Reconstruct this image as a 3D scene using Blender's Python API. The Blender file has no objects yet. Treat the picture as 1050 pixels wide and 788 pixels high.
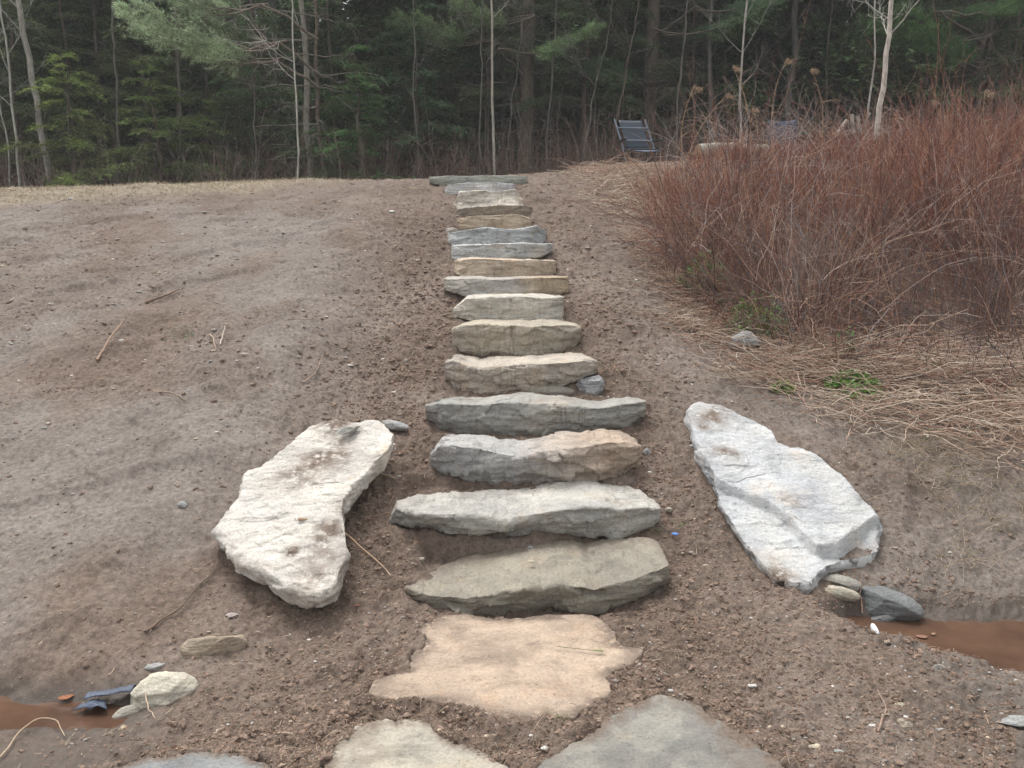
import bpy, math, random
import numpy as np

SC = bpy.context.scene
COL = SC.collection
rad = math.radians

# ------------------------------------------------------------------ camera
F = 793.0; CX = 525.0; CY = 394.0; CAMZ = 1.6; PITCH = rad(10.0)
cam_data = bpy.data.cameras.new('camera')
cam = bpy.data.objects.new('camera', cam_data); COL.objects.link(cam)
cam.location = (0, 0, CAMZ)
cam.rotation_euler = (rad(90) - PITCH, 0, 0)
cam_data.sensor_width = 36.0
cam_data.lens = 36.0 * F / 1050.0
cam_data.clip_start = 0.05; cam_data.clip_end = 2000
SC.camera = cam

# ------------------------------------------------------------------ world: overcast daylight
SUN_EL = rad(66); SUN_AZ = rad(-35)      # azimuth clockwise from +Y
w = bpy.data.worlds.new('World'); SC.world = w; w.use_nodes = True
nt = w.node_tree; nt.nodes.clear()
sky = nt.nodes.new('ShaderNodeTexSky'); sky.sky_type = 'NISHITA'; sky.sun_disc = False
sky.sun_elevation = SUN_EL; sky.sun_rotation = SUN_AZ
sky.air_density = 1.0; sky.dust_density = 3.5; sky.ozone_density = 0.6
hs = nt.nodes.new('ShaderNodeHueSaturation'); hs.inputs['Saturation'].default_value = 0.12
hs.inputs['Value'].default_value = 1.0
bg = nt.nodes.new('ShaderNodeBackground'); bg.inputs['Strength'].default_value = 0.15
wo = nt.nodes.new('ShaderNodeOutputWorld')
nt.links.new(sky.outputs[0], hs.inputs['Color']); nt.links.new(hs.outputs[0], bg.inputs[0]); nt.links.new(bg.outputs[0], wo.inputs[0])

sd = bpy.data.lights.new('sun', 'SUN'); sd.energy = 0.9; sd.angle = rad(24); sd.color = (1.0, 0.97, 0.93)
so = bpy.data.objects.new('sun', sd); COL.objects.link(so)
so.rotation_euler = (rad(90) - SUN_EL, 0, math.pi - SUN_AZ + 0.0)
from mathutils import Vector
sdir = Vector((math.sin(SUN_AZ) * math.cos(SUN_EL), math.cos(SUN_AZ) * math.cos(SUN_EL), math.sin(SUN_EL)))
so.rotation_euler = sdir.to_track_quat('Z', 'Y').to_euler()
so.location = (0, -5, 20)

SC.view_settings.view_transform = 'Standard'; SC.view_settings.look = 'None'
SC.view_settings.exposure = 1.20; SC.view_settings.gamma = 1.0
SC.view_settings.use_curve_mapping = False
SC.render.engine = 'CYCLES'
SC.cycles.max_bounces = 5; SC.cycles.diffuse_bounces = 3; SC.cycles.glossy_bounces = 2

# ------------------------------------------------------------------ noise
def _h(ix, iy, iz, seed):
    n = (ix * 374761393 + iy * 668265263 + iz * 2147483647 + seed * 1274126177) & 0xffffffff
    n = ((n ^ (n >> 13)) * 1274126177) & 0xffffffff
    n = ((n ^ (n >> 16)) * 2246822519) & 0xffffffff
    n = n ^ (n >> 15)
    return (n & 0xffff) / 32767.5 - 1.0
def vnoise(x, y, z=0.0, seed=0):
    x, y, z = np.broadcast_arrays(np.asarray(x, float), np.asarray(y, float), np.asarray(z, float))
    ix = np.floor(x).astype(np.int64); iy = np.floor(y).astype(np.int64); iz = np.floor(z).astype(np.int64)
    fx = x - ix; fy = y - iy; fz = z - iz
    ux = fx * fx * (3 - 2 * fx); uy = fy * fy * (3 - 2 * fy); uz = fz * fz * (3 - 2 * fz)
    r = 0
    for dz in (0, 1):
        wz = uz if dz else 1 - uz
        for dy in (0, 1):
            wy = uy if dy else 1 - uy
            a = _h(ix, iy + dy, iz + dz, seed); b = _h(ix + 1, iy + dy, iz + dz, seed)
            r = r + wz * wy * (a + (b - a) * ux)
    return r
def vnoise2(x, y, seed=0):
    x = np.asarray(x, float); y = np.asarray(y, float)
    ix = np.floor(x).astype(np.int64); iy = np.floor(y).astype(np.int64)
    fx = x - ix; fy = y - iy
    ux = fx * fx * (3 - 2 * fx); uy = fy * fy * (3 - 2 * fy)
    z = 0
    a = _h(ix, iy, z, seed); b = _h(ix + 1, iy, z, seed); c = _h(ix, iy + 1, z, seed); d = _h(ix + 1, iy + 1, z, seed)
    return (a + (b - a) * ux) * (1 - uy) + (c + (d - c) * ux) * uy
def fbm2(x, y, oct=4, seed=0, gain=0.5):
    r = 0; a = 1; s = 1
    for o in range(oct):
        r = r + a * vnoise2(x * s + 17.3 * o, y * s - 9.1 * o, seed + o); a *= gain; s *= 2.03
    return r
def fbm3(x, y, z, oct=4, seed=0, gain=0.5):
    r = 0; a = 1; s = 1
    for o in range(oct):
        r = r + a * vnoise(x * s + 17.3 * o, y * s - 9.1 * o, z * s + 5.7 * o, seed + o); a *= gain; s *= 2.03
    return r
def sstep(a, b, x):
    t = np.clip((np.asarray(x, float) - a) / (b - a), 0, 1); return t * t * (3 - 2 * t)
def gauss(d, s): return np.exp(-(d / s) ** 2)

# ------------------------------------------------------------------ photo pixel -> ray -> surface
def ray(px, py):
    c, s = math.cos(PITCH), math.sin(PITCH)
    a = (px - CX) / F; b = (CY - py) / F
    return np.array([a, c + b * s, -s + b * c])
def at_y(px, py, Y):
    d = ray(px, py); t = Y / d[1]; return np.array([d[0] * t, Y, CAMZ + d[2] * t])
def at_z(px, py, Z):
    d = ray(px, py); t = (Z - CAMZ) / d[2]; return np.array([d[0] * t, d[1] * t, Z])
def at_plane(px, py, z0, gx, gy):            # z = z0 + gx x + gy y
    d = ray(px, py); t = (z0 - CAMZ) / (d[2] - gx * d[0] - gy * d[1]); p = d * t; p[2] += CAMZ; return p
STEP_DEFS = []; FOOT = []
def yrow(r):
    e = math.tan(math.atan((CY - r) / F) - PITCH); return (CAMZ + 0.36 * 3.2) / (0.36 - e)
def SD(T, B, K, Yf, tint, label, seed, **k):
    STEP_DEFS.append(((T, B, K, Yf, tint, label, seed), k))
    p0, p1 = min(T[0][0], B[0][0]), max(T[-1][0], B[-1][0])
    e = [at_y(p, np.interp(p, [t[0] for t in T], [t[1] for t in T]), Yf) for p in np.linspace(p0, p1, 9)]
    zb = [at_y(p, np.interp(p, [t[0] for t in B], [t[1] for t in B]), Yf)[2] for p in np.linspace(p0, p1, 9)]
    FOOT.append((e[0][0], e[-1][0], Yf, [float(q[0]) for q in e], [float(q[2]) for q in e], [float(q) for q in zb]))
SD([(415, 603), (440, 611), (470, 613), (500, 611), (535, 604), (570, 599), (610, 604), (650, 594), (687, 580)],
     [(415, 608), (435, 625), (470, 629), (505, 632), (545, 633), (580, 631), (640, 625), (665, 612), (687, 590)],
     [(415, 602), (425, 585), (450, 570), (480, 560), (560, 555), (640, 560), (670, 566), (687, 575)], yrow(631),
     (0.285, 0.265, 0.215), 'broad olive grey step, lowest of the stair, behind the tan slab', 1, amp=0.011, under=0.07, dirt=0.45, drop=0.05)
SD([(397, 538), (405, 520), (430, 524), (470, 528), (520, 531), (560, 524), (600, 520), (640, 524), (665, 520), (678, 522)],
     [(397, 545), (420, 548), (450, 549), (500, 554), (545, 554), (580, 551), (620, 545), (650, 542), (670, 535), (678, 526)],
     [(397, 520), (405, 514), (440, 506), (480, 500), (560, 496), (640, 498), (660, 505), (678, 516)], yrow(552),
     (0.47, 0.465, 0.44), 'wide pale grey step with a deep shadowed lip, second from the bottom', 2, amp=0.012, under=0.14, dirt=0.2, drop=0.0)
SD([(441, 466), (452, 454), (480, 458), (500, 461), (530, 468), (560, 462), (600, 458), (640, 452), (657, 458)],
     [(441, 472), (455, 482), (475, 487), (510, 493), (560, 492), (600, 489), (640, 481), (657, 470)],
     [(441, 455), (460, 446), (500, 445), (560, 444), (620, 445), (645, 448), (657, 455)], yrow(491),
     (0.41, 0.415, 0.42), 'step grey on the left and rusty orange on the right face', 3, amp=0.014, under=0.05, tint2=((0.44, 0.345, 0.27), 570, 60), dirt=0.1)
SD([(436, 416), (450, 413), (480, 415), (530, 413), (580, 416), (620, 418), (650, 414), (663, 412)],
     [(436, 424), (450, 434), (462, 441), (500, 443), (560, 442), (610, 440), (640, 432), (663, 419)],
     [(436, 411), (470, 407), (560, 405), (640, 407), (663, 410)], yrow(441),
     (0.35, 0.355, 0.34), 'long dark grey step tapering to a point at its right end', 4, amp=0.010, under=0.05, dirt=0.2)
SD([(456, 372), (465, 370), (490, 378), (530, 375), (570, 372), (600, 370), (613, 371)],
     [(456, 380), (465, 393), (490, 398), (530, 398), (580, 390), (600, 382), (613, 375)],
     [(456, 369), (480, 364), (560, 362), (600, 366), (613, 370)], yrow(398),
     (0.50, 0.45, 0.39), 'cream topped step with small grey stone under its right end', 5, amp=0.011, under=0.06, dirt=0.25)
SD([(463, 338), (475, 334), (500, 333), (540, 335), (570, 333), (590, 334), (596, 336)],
     [(463, 350), (470, 357), (500, 359), (540, 359), (575, 358), (590, 352), (596, 343)],
     None, yrow(358), (0.44, 0.395, 0.32), 'olive tan block step just above the cream topped step', 6, amp=0.009, under=0.03, dirt=0.25)
SD([(464, 317), (478, 306), (500, 305), (540, 305), (578, 305)],
     [(464, 320), (480, 324), (500, 325), (530, 327), (560, 325), (578, 320)],
     None, yrow(327), (0.58, 0.55, 0.49), 'cream step with a slanted left end resting on thin wedge stones', 7, amp=0.008, under=-0.03, dirt=0.15)
SD([(455, 286), (480, 285), (520, 286), (560, 285), (583, 284)],
     [(455, 291), (475, 298), (500, 303), (530, 301), (560, 303), (583, 294)],
     None, yrow(302), (0.43, 0.415, 0.39), 'thin step of grey and tan rock with a ragged lower edge', 8, amp=0.008, under=-0.03, tint2=((0.46, 0.37, 0.26), 535, 20), dirt=0.25)
SD([(466, 267), (480, 265), (510, 266), (540, 267), (560, 267), (570, 268)],
     [(466, 274), (475, 280), (500, 282), (530, 283), (560, 281), (570, 275)],
     None, yrow(282), (0.55, 0.455, 0.35), 'honey tan step between grey steps halfway up', 9, amp=0.008, under=-0.05, dirt=0.15)
SD([(463, 252), (480, 251), (510, 250), (540, 249), (567, 250)],
     [(463, 260), (480, 263), (510, 264), (540, 262), (555, 258), (567, 253)],
     None, yrow(263), (0.47, 0.49, 0.50), 'narrow step with a pale blue grey upper edge and thin right tip', 10, amp=0.008, under=-0.04, dirt=0.1)
SD([(459, 239), (475, 236), (500, 234), (530, 235), (550, 232), (560, 237)],
     [(459, 243), (465, 249), (490, 250), (530, 250), (550, 248), (560, 243)],
     None, yrow(250), (0.43, 0.46, 0.48), 'blue grey step with slanting fracture marks', 11, amp=0.010, under=-0.07, dirt=0.1)
SD([(468, 224), (480, 222), (510, 221), (530, 220), (545, 225)],
     [(468, 230), (480, 234), (510, 234), (530, 233), (545, 229)],
     None, yrow(234), (0.46, 0.37, 0.28), 'small brown tan step above the blue grey step', 12, amp=0.007, under=-0.05, dirt=0.2)
SD([(467, 215), (480, 213), (500, 211), (520, 210), (546, 212)],
     [(467, 217), (475, 220), (500, 221), (525, 218), (546, 215)],
     None, yrow(221), (0.29, 0.25, 0.20), 'dark brown grey sliver step under the white block', 13, amp=0.007, under=0.03, dirt=0.3)
SD([(465, 209), (472, 197), (490, 195), (510, 196), (528, 194), (537, 206)],
     [(465, 212), (480, 213), (500, 213), (515, 210), (530, 209), (537, 207)],
     None, yrow(212), (0.66, 0.61, 0.53), 'tall cream white block step near the top of the stair', 14, amp=0.010, under=-0.17, dirt=0.1)
SD([(456, 194), (460, 189), (480, 188), (510, 187), (528, 189)],
     [(456, 196), (465, 196), (490, 195), (515, 194), (528, 192)],
     None, yrow(196), (0.52, 0.54, 0.57), 'short pale blue grey step beneath the topmost slab', 15, amp=0.005, under=-0.03, dirt=0.1)
SD([(440, 181.5), (460, 180.5), (490, 180), (520, 180), (541, 181)],
     [(440, 183), (452, 187), (475, 186), (500, 186), (525, 187.5), (541, 184)],
     None, yrow(187), (0.36, 0.385, 0.345), 'topmost flat step slab, long and greenish grey, at the crest', 16, amp=0.005, under=0.03, dirt=0.1, depth=0.35)


OUT_L = [(219, 541), (232, 522), (246, 507), (249, 488), (270, 474), (292, 462), (303, 447), (318, 437), (332, 431), (345, 428), (362, 432), (378, 428), (392, 430), (405, 442), (401, 458), (388, 470), (376, 485), (360, 500), (352, 516), (354, 540), (356, 562), (352, 580), (345, 600), (330, 609), (308, 605), (282, 596), (255, 574), (236, 558)]
OUT_R = [(702, 420), (706, 413), (715, 410), (731, 413), (754, 423), (778, 432), (791, 441), (796, 453), (808, 456), (824, 459), (845, 469), (863, 485), (871, 497), (881, 507), (893, 521), (902, 533), (903, 549), (895, 561), (878, 567), (861, 570), (848, 575), (829, 592), (813, 592), (797, 587), (781, 570), (762, 550), (749, 529), (737, 507), (731, 487), (720, 467), (711, 445)]
PL = (0.135 - 0.34 * 2.80, 0.04, 0.34)
PR = (0.155 - 0.36 * 3.32, -0.05, 0.36)
PAVE_PX = [
[(376, 712), (384, 696), (418, 689), (422, 672), (432, 657), (427, 646), (453, 631), (477, 629), (510, 634), (560, 631), (606, 630), (624, 641), (632, 656), (640, 663), (660, 666), (650, 679), (628, 688), (624, 708), (604, 724), (587, 736), (568, 735), (539, 741), (501, 736), (477, 722), (434, 717), (406, 716)],
[(336, 764), (363, 746), (385, 740), (406, 736), (444, 738), (456, 752), (477, 766), (520, 784), (535, 820), (430, 870), (330, 850), (325, 790)],
[(545, 795), (568, 774), (606, 748), (644, 724), (677, 711), (697, 714), (715, 722), (749, 743), (775, 757), (800, 778), (840, 830), (790, 890), (600, 890), (535, 830)],
[(100, 790), (150, 777), (200, 773), (240, 774), (275, 784), (300, 830), (200, 870), (80, 850)]]
PAVE = [np.array([at_plane(a, b_, 0.0, 0, 0.012)[:2] for a, b_ in p]) for p in PAVE_PX]
WL = np.array([at_plane(a, b_, *PL)[:2] for a, b_ in OUT_L]); WR = np.array([at_plane(a, b_, *PR)[:2] for a, b_ in OUT_R])
def sdist(P, X, Y):
    """signed distance to polygon (negative inside)"""
    X = np.asarray(X, float); Y = np.asarray(Y, float)
    d = np.full(X.shape, 1e9); ins = np.zeros(X.shape, bool); n = len(P)
    for i in range(n):
        a = P[i]; b = P[(i + 1) % n]; e = b - a
        t = np.clip(((X - a[0]) * e[0] + (Y - a[1]) * e[1]) / (e @ e), 0, 1)
        d = np.minimum(d, (X - a[0] - t * e[0]) ** 2 + (Y - a[1] - t * e[1]) ** 2)
        c = ((a[1] > Y) != (b[1] > Y)) & (X < (b[0] - a[0]) * (Y - a[1]) / ((b[1] - a[1]) or 1e-9) + a[0])
        ins ^= c
    d = np.sqrt(d); return np.where(ins, -d, d)
# ------------------------------------------------------------------ terrain height
def h_smooth(x, y):
    x = np.asarray(x, float); y = np.asarray(y, float)
    y0 = 3.2 - 0.5 * sstep(-0.9, -1.9, x) + 0.22 * sstep(0.9, 1.8, x)
    ramp = 0.36 * (y - y0)
    ramp = np.where(x < 0, ramp * (1 - 0.06 * sstep(-0.8, -2.5, x)), ramp)
    # soft foot
    k = 0.10
    low = k * np.log1p(np.exp(np.clip(ramp / k, -40, 40))) - 0.02
    low = low * sstep(-40, 2, y) ** 0.2
    zc = np.interp(x, [-40, -7, -3, -0.3, 1.6, 7, 40], [2.27, 2.32, 2.45, 2.52, 2.69, 2.8, 2.9])
    up = zc + 0.045 * (y - 10) + 0.03 * sstep(0.3, 2.2, x) * (np.minimum(y, 16) - 10) + 0.17 * np.maximum(0, y - 16.5) * sstep(15, 22, y)
    up = np.where(y > 120, zc + 0.045 * 110 + 0.18 * sstep(0.3, 2.2, x) + 0.17 * 103.5, up)
    k2 = 0.09
    m = -k2 * np.log(np.exp(-np.clip(low, -5, 60) / k2) + np.exp(-np.clip(up, -5, 60) / k2))
    # bank above the right puddle
    m = m + 0.10 * sstep(1.2, 2.0, x) * gauss(y - 4.3, 0.55)
    # ditch, left and right of the crossing
    m = m - (0.092 + 0.035 * sstep(-1.35, -1.8, x)) * gauss(y - (2.56 + 0.03 * np.sin(x * 5)), 0.15) * sstep(-1.15, -1.5, x)
    wr = 0.10 + 0.19 * sstep(1.4, 2.2, x)
    m = m - 0.19 * gauss(y - (3.26 - 0.17 * sstep(1.5, 2.1, x)), wr) * sstep(1.32, 1.62, x)
    return m
def rough(x, y):
    """how freshly dug the soil is (1 = crumbly)"""
    dst = np.abs(x - (0.1 - 0.06 * (y - 3)))
    r = sstep(1.9, 0.6, dst) * sstep(12, 8, y)
    r = np.maximum(r, 0.75 * sstep(0.6, 1.4, x) * sstep(4.3, 3.2, y))
    r = np.maximum(r, 0.5 * sstep(0.05, 0.5, fbm2(x * 0.9, y * 0.9, 3, 77)))
    return r * sstep(13, 10, y)
# trails scraped across the left bank
def h(x, y):
    x = np.asarray(x, float); y = np.asarray(y, float)
    z = h_smooth(x, y)
    near = sstep(18, 9, y)
    R = rough(x, y)
    z = z + near * 0.028 * fbm2(x * 1.1, y * 1.1, 3, 5)
    calm = 0.25 + 0.75 * sstep(0.03, 0.25, np.abs(x - 0.08) - 0.45 + sstep(3.3, 2.8, y) * 0)
    z = z + near * 0.013 * fbm2(x * 4.5, y * 4.5, 3, 11) * (0.5 + 0.5 * calm)
    rut = vnoise2(x * 0.8 + 0.9 * y, (y * 2.6 - x * 1.5), 31)
    z = z - near * 0.025 * sstep(0.25, 0.6, rut) * sstep(-0.8, -1.5, x)
    m_ = (np.abs(x) < 1.8) & (y < 3.3) & (y > 1.4)
    if m_.any():
        x_ = np.where(m_, x, 50.0); e_ = 0.030 * fbm2(np.where(m_, x, 0) * 9, np.where(m_, y, 0) * 9, 4, 88)
        for P_ in PAVE:
            sd_ = sdist(P_, x_, y) + e_; t_ = 0.012 * y
            z = np.where(m_, z + sstep(0.12, 0.0, sd_) * (t_ + 0.003 + 0.15 * (z - t_) - z), z)
            z = z - m_ * sstep(0.004, -0.022, sd_) * 0.035
    for W_, (a_, gx, gy) in ((WL, PL), (WR, PR)):       # the boulders press into the bank
        m_ = (np.abs(x - W_[:, 0].mean()) < 1.2) & (np.abs(y - W_[:, 1].mean()) < 1.6)
        if m_.any():
            x_ = np.where(m_, x, 50.0); w_ = sstep(0.03, -0.02, sdist(W_, x_, y)) * m_
            z = z - w_ * np.maximum(0, z - (a_ + gx * x + gy * y - 0.085))
    for i, (xl, xr, yf, xs_, zt_, zb_) in enumerate(FOOT):     # soil is cut away under each tread
        zt = np.interp(x, xs_, zt_); zb = np.interp(x, xs_, zb_)
        y1 = FOOT[i + 1][2] if i + 1 < len(FOOT) else yf + 0.3
        wgt = sstep(xl - 0.01, xl + 0.07, x) * sstep(xr + 0.01, xr - 0.07, x) * sstep(yf - 0.03, yf + 0.03, y) * sstep(y1 + 0.05, y1 - 0.01, y)
        z = z - wgt * np.maximum(0, z - (zt - 0.026))
        # nothing buries the foot of the front face
        w2 = sstep(xl - 0.02, xl + 0.06, x) * sstep(xr + 0.02, xr - 0.06, x) * gauss(y - yf, 0.14)
        z = z - w2 * np.clip(z - (zb - 0.004), 0, 0.08)
    return z
def h_fine(x, y):
    z = h(x, y); R = rough(x, y)
    near = sstep(15, 9, y)
    n = fbm2(x * 17, y * 17, 3, 21)
    z = z + near * (0.004 + 0.014 * R) * n
    n2 = vnoise2(x * 48, y * 48, 41)
    z = z + near * (0.0012 + 0.0045 * R) * np.maximum(n2, -0.2)
    cn = np.abs(fbm2(x * 0.9 + 0.3 * y, y * 1.9 - x * 0.5, 4, 63)); cm = sstep(-0.05, 0.3, vnoise2(x * 0.7, y * 0.9, 64)) * (1 - R)
    z = z - near * 0.016 * gauss(cn, 0.030) * cm
    pk = fbm2(x * 6 + y, y * 6, 3, 65); z = z + near * 0.010 * sstep(0.25, 0.6, pk) * (0.4 + 0.6 * (1 - R))
    bk = sstep(1.55, 2.0, x) * sstep(3.4, 3.7, y) * sstep(5.2, 4.5, y) * sstep(0.02, 0.15, sdist(WR, np.where(np.abs(x) < 4, x, 50.0), y))
    z = z + bk * (0.030 * fbm2(x * 5, y * 5, 4, 71) - 0.03 * sstep(0.2, 0.5, vnoise2(x * 3.5, y * 5, 72)))
    n3 = vnoise2(x * 110, y * 110, 43)
    z = z + sstep(7, 4, y) * (0.0006 + 0.0018 * R) * n3
    return z

def on_ground(px, py, maxd=60):
    d = ray(px, py); t = np.arange(1.2, maxd, 0.01)
    P = d[None] * t[:, None]; z = P[:, 2] + CAMZ
    g = h(P[:, 0], P[:, 1]); i = np.argmax(z < g)
    if z[i] >= g[i]: i = len(t) - 1
    return np.array([P[i, 0], P[i, 1], g[i]])

# ------------------------------------------------------------------ mesh helpers
class Buf:
    def __init__(s): s.v = []; s.f3 = []; s.f4 = []; s.c = []; s.n = 0; s.sm = []
    def add(s, v, f3=None, f4=None, col=None):
        v = np.asarray(v, float).reshape(-1, 3)
        if f3 is not None and len(f3): s.f3.append(np.asarray(f3, np.int64) + s.n)
        if f4 is not None and len(f4): s.f4.append(np.asarray(f4, np.int64) + s.n)
        if col is None: col = (1, 1, 1)
        col = np.asarray(col, float)
        if col.ndim == 1: col = np.broadcast_to(col, (len(v), 3))
        s.c.append(col); s.v.append(v); s.n += len(v)
    def obj(s, name, mat, parent=None, loc=(0, 0, 0), smooth=True, attrs=None, link=True):
        v = np.concatenate(s.v) - np.asarray(loc, float)
        f3 = np.concatenate(s.f3) if s.f3 else np.zeros((0, 3), np.int64)
        f4 = np.concatenate(s.f4) if s.f4 else np.zeros((0, 4), np.int64)
        me = bpy.data.meshes.new(name)
        me.vertices.add(len(v)); me.vertices.foreach_set('co', v.astype(np.float32).ravel())
        nl = f3.size + f4.size; nf = len(f3) + len(f4)
        me.loops.add(nl); me.loops.foreach_set('vertex_index', np.concatenate([f3.ravel(), f4.ravel()]).astype(np.int32))
        me.polygons.add(nf)
        st = np.concatenate([np.arange(len(f3)) * 3, f3.size + np.arange(len(f4)) * 4]).astype(np.int32)
        me.polygons.foreach_set('loop_start', st)
        me.polygons.foreach_set('use_smooth', np.full(nf, smooth, bool))
        me.update(calc_edges=True)
        c = np.concatenate(s.c)
        ca = me.color_attributes.new('tint', 'FLOAT_COLOR', 'POINT')
        ca.data.foreach_set('color', np.concatenate([c, np.ones((len(c), 1))], 1).astype(np.float32).ravel())
        for k, a in (attrs or {}).items():
            at = me.attributes.new(k, 'FLOAT', 'POINT'); at.data.foreach_set('value', np.asarray(a, np.float32).ravel())
        me.materials.append(mat)
        o = bpy.data.objects.new(name, me)
        if parent is None: o.location = loc
        else: o.parent = parent
        if link: COL.objects.link(o)
        return o
def tag(o, label=None, cat=None, group=None, kind=None):
    if label: o['label'] = label
    if cat: o['category'] = cat
    if group: o['group'] = group
    if kind: o['kind'] = kind
    return o
def empty(name, loc, rz=0, label=None, cat=None, group=None):
    o = bpy.data.objects.new(name, None); COL.objects.link(o); o.location = loc; o.rotation_euler = (0, 0, rz)
    o.empty_display_size = 0.1
    return tag(o, label, cat, group)
def copy_tree(root, loc, rz, scale=1.0, label=None, group=None):
    r = root.copy(); COL.objects.link(r); r.location = loc; r.rotation_euler = (0, 0, rz); r.scale = (scale,) * 3
    if label: r['label'] = label
    if group: r['group'] = group
    for ch in root.children:
        c = ch.copy(); COL.objects.link(c); c.parent = r
    return r
def unit(a): return a / np.maximum(np.linalg.norm(a, axis=-1, keepdims=True), 1e-9)
def tubes(P, R, sides=3, cap=False):
    """P (S,N,3) centre lines, R (S,N) radii -> verts, quads"""
    P = np.asarray(P, float); S, N, _ = P.shape
    R = np.broadcast_to(np.asarray(R, float), (S, N))
    T = np.gradient(P, axis=1); T = unit(T)
    ref = np.where(np.abs(unit(P[:, -1] - P[:, 0])[:, 2:3]) > 0.8, np.array([[1., 0, 0]]), np.array([[0., 0, 1]]))[:, None]
    A = unit(np.cross(T, np.broadcast_to(ref, T.shape))); B = np.cross(T, A)
    ang = np.arange(sides) * 2 * np.pi / sides
    V = P[:, :, None] + R[:, :, None, None] * (np.cos(ang)[None, None, :, None] * A[:, :, None] + np.sin(ang)[None, None, :, None] * B[:, :, None])
    idx = np.arange(S * N * sides).reshape(S, N, sides)
    a = idx[:, :-1]; b = idx[:, 1:]
    q = np.stack([a, np.roll(a, -1, 2), np.roll(b, -1, 2), b], -1).reshape(-1, 4)
    return V.reshape(-1, 3), q
def add_tubes(buf, P, R, sides=3, col=(1, 1, 1)):
    P = np.asarray(P, float)
    if P.ndim == 2: P = P[None]
    V, q = tubes(P, R, sides)
    col = np.asarray(col, float)
    if col.ndim == 2: col = np.repeat(col, P.shape[1] * sides, axis=0)
    buf.add(V, f4=q, col=col)
def slivers(buf, B, D, W, col=(1, 1, 1)):
    """thin triangles: base B, direction*length D, half width vector W"""
    K = len(B); V = np.stack([B - W, B + W, B + D], 1).reshape(-1, 3)
    f = np.arange(K * 3).reshape(K, 3)
    col = np.asarray(col, float)
    if col.ndim == 2: col = np.repeat(col, 3, axis=0)
    buf.add(V, f3=f, col=col)
def leaves(buf, C, D, W, col=(1, 1, 1)):
    """diamond leaves centre C, half length D, half width W"""
    K = len(C); V = np.stack([C - D, C + W, C + D, C - W], 1).reshape(-1, 3)
    f = np.arange(K * 4).reshape(K, 4)
    col = np.asarray(col, float)
    if col.ndim == 2: col = np.repeat(col, 4, axis=0)
    buf.add(V, f4=f, col=col)
def box(buf, c, s, rot=None, col=(1, 1, 1), bev=0.0):
    x, y, z = np.array(s) / 2.0
    b = min(bev, x * .9, y * .9, z * .9)
    if b <= 0:
        v = np.array([[i, j, k] for k in (-z, z) for j in (-y, y) for i in (-x, x)])
        q = [[0, 2, 3, 1], [4, 5, 7, 6], [0, 1, 5, 4], [2, 6, 7, 3], [0, 4, 6, 2], [1, 3, 7, 5]]
    else:
        ring = [(-x + b, -y), (x - b, -y), (x, -y + b), (x, y - b), (x - b, y), (-x + b, y), (-x, y - b), (-x, -y + b)]
        v = []; 
        for zz, sc in ((-z, 1 - b / max(x, y)), (-z + b, 1), (z - b, 1), (z, 1 - b / max(x, y))):
            for (a, d) in ring: v.append([a * sc, d * sc, zz])
        v = np.array(v); q = []
        for k in range(3):
            for i in range(8): q.append([k * 8 + i, k * 8 + (i + 1) % 8, (k + 1) * 8 + (i + 1) % 8, (k + 1) * 8 + i])
        for off, fl in ((0, 1), (24, 0)):
            for t in ([0, 1, 2, 3], [0, 3, 4, 7], [4, 5, 6, 7]):
                tt = [off + i for i in t]; q.append(tt[::-1] if fl else tt)
    if rot is not None: v = v @ np.asarray(rot).T
    buf.add(v + np.asarray(c, float), f4=np.array(q), col=col)
def rotx(a): c, s = math.cos(a), math.sin(a); return np.array([[1, 0, 0], [0, c, -s], [0, s, c]])
def rotz(a): c, s = math.cos(a), math.sin(a); return np.array([[c, -s, 0], [s, c, 0], [0, 0, 1]])
def roty(a): c, s = math.cos(a), math.sin(a); return np.array([[c, 0, s], [0, 1, 0], [-s, 0, c]])

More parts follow.
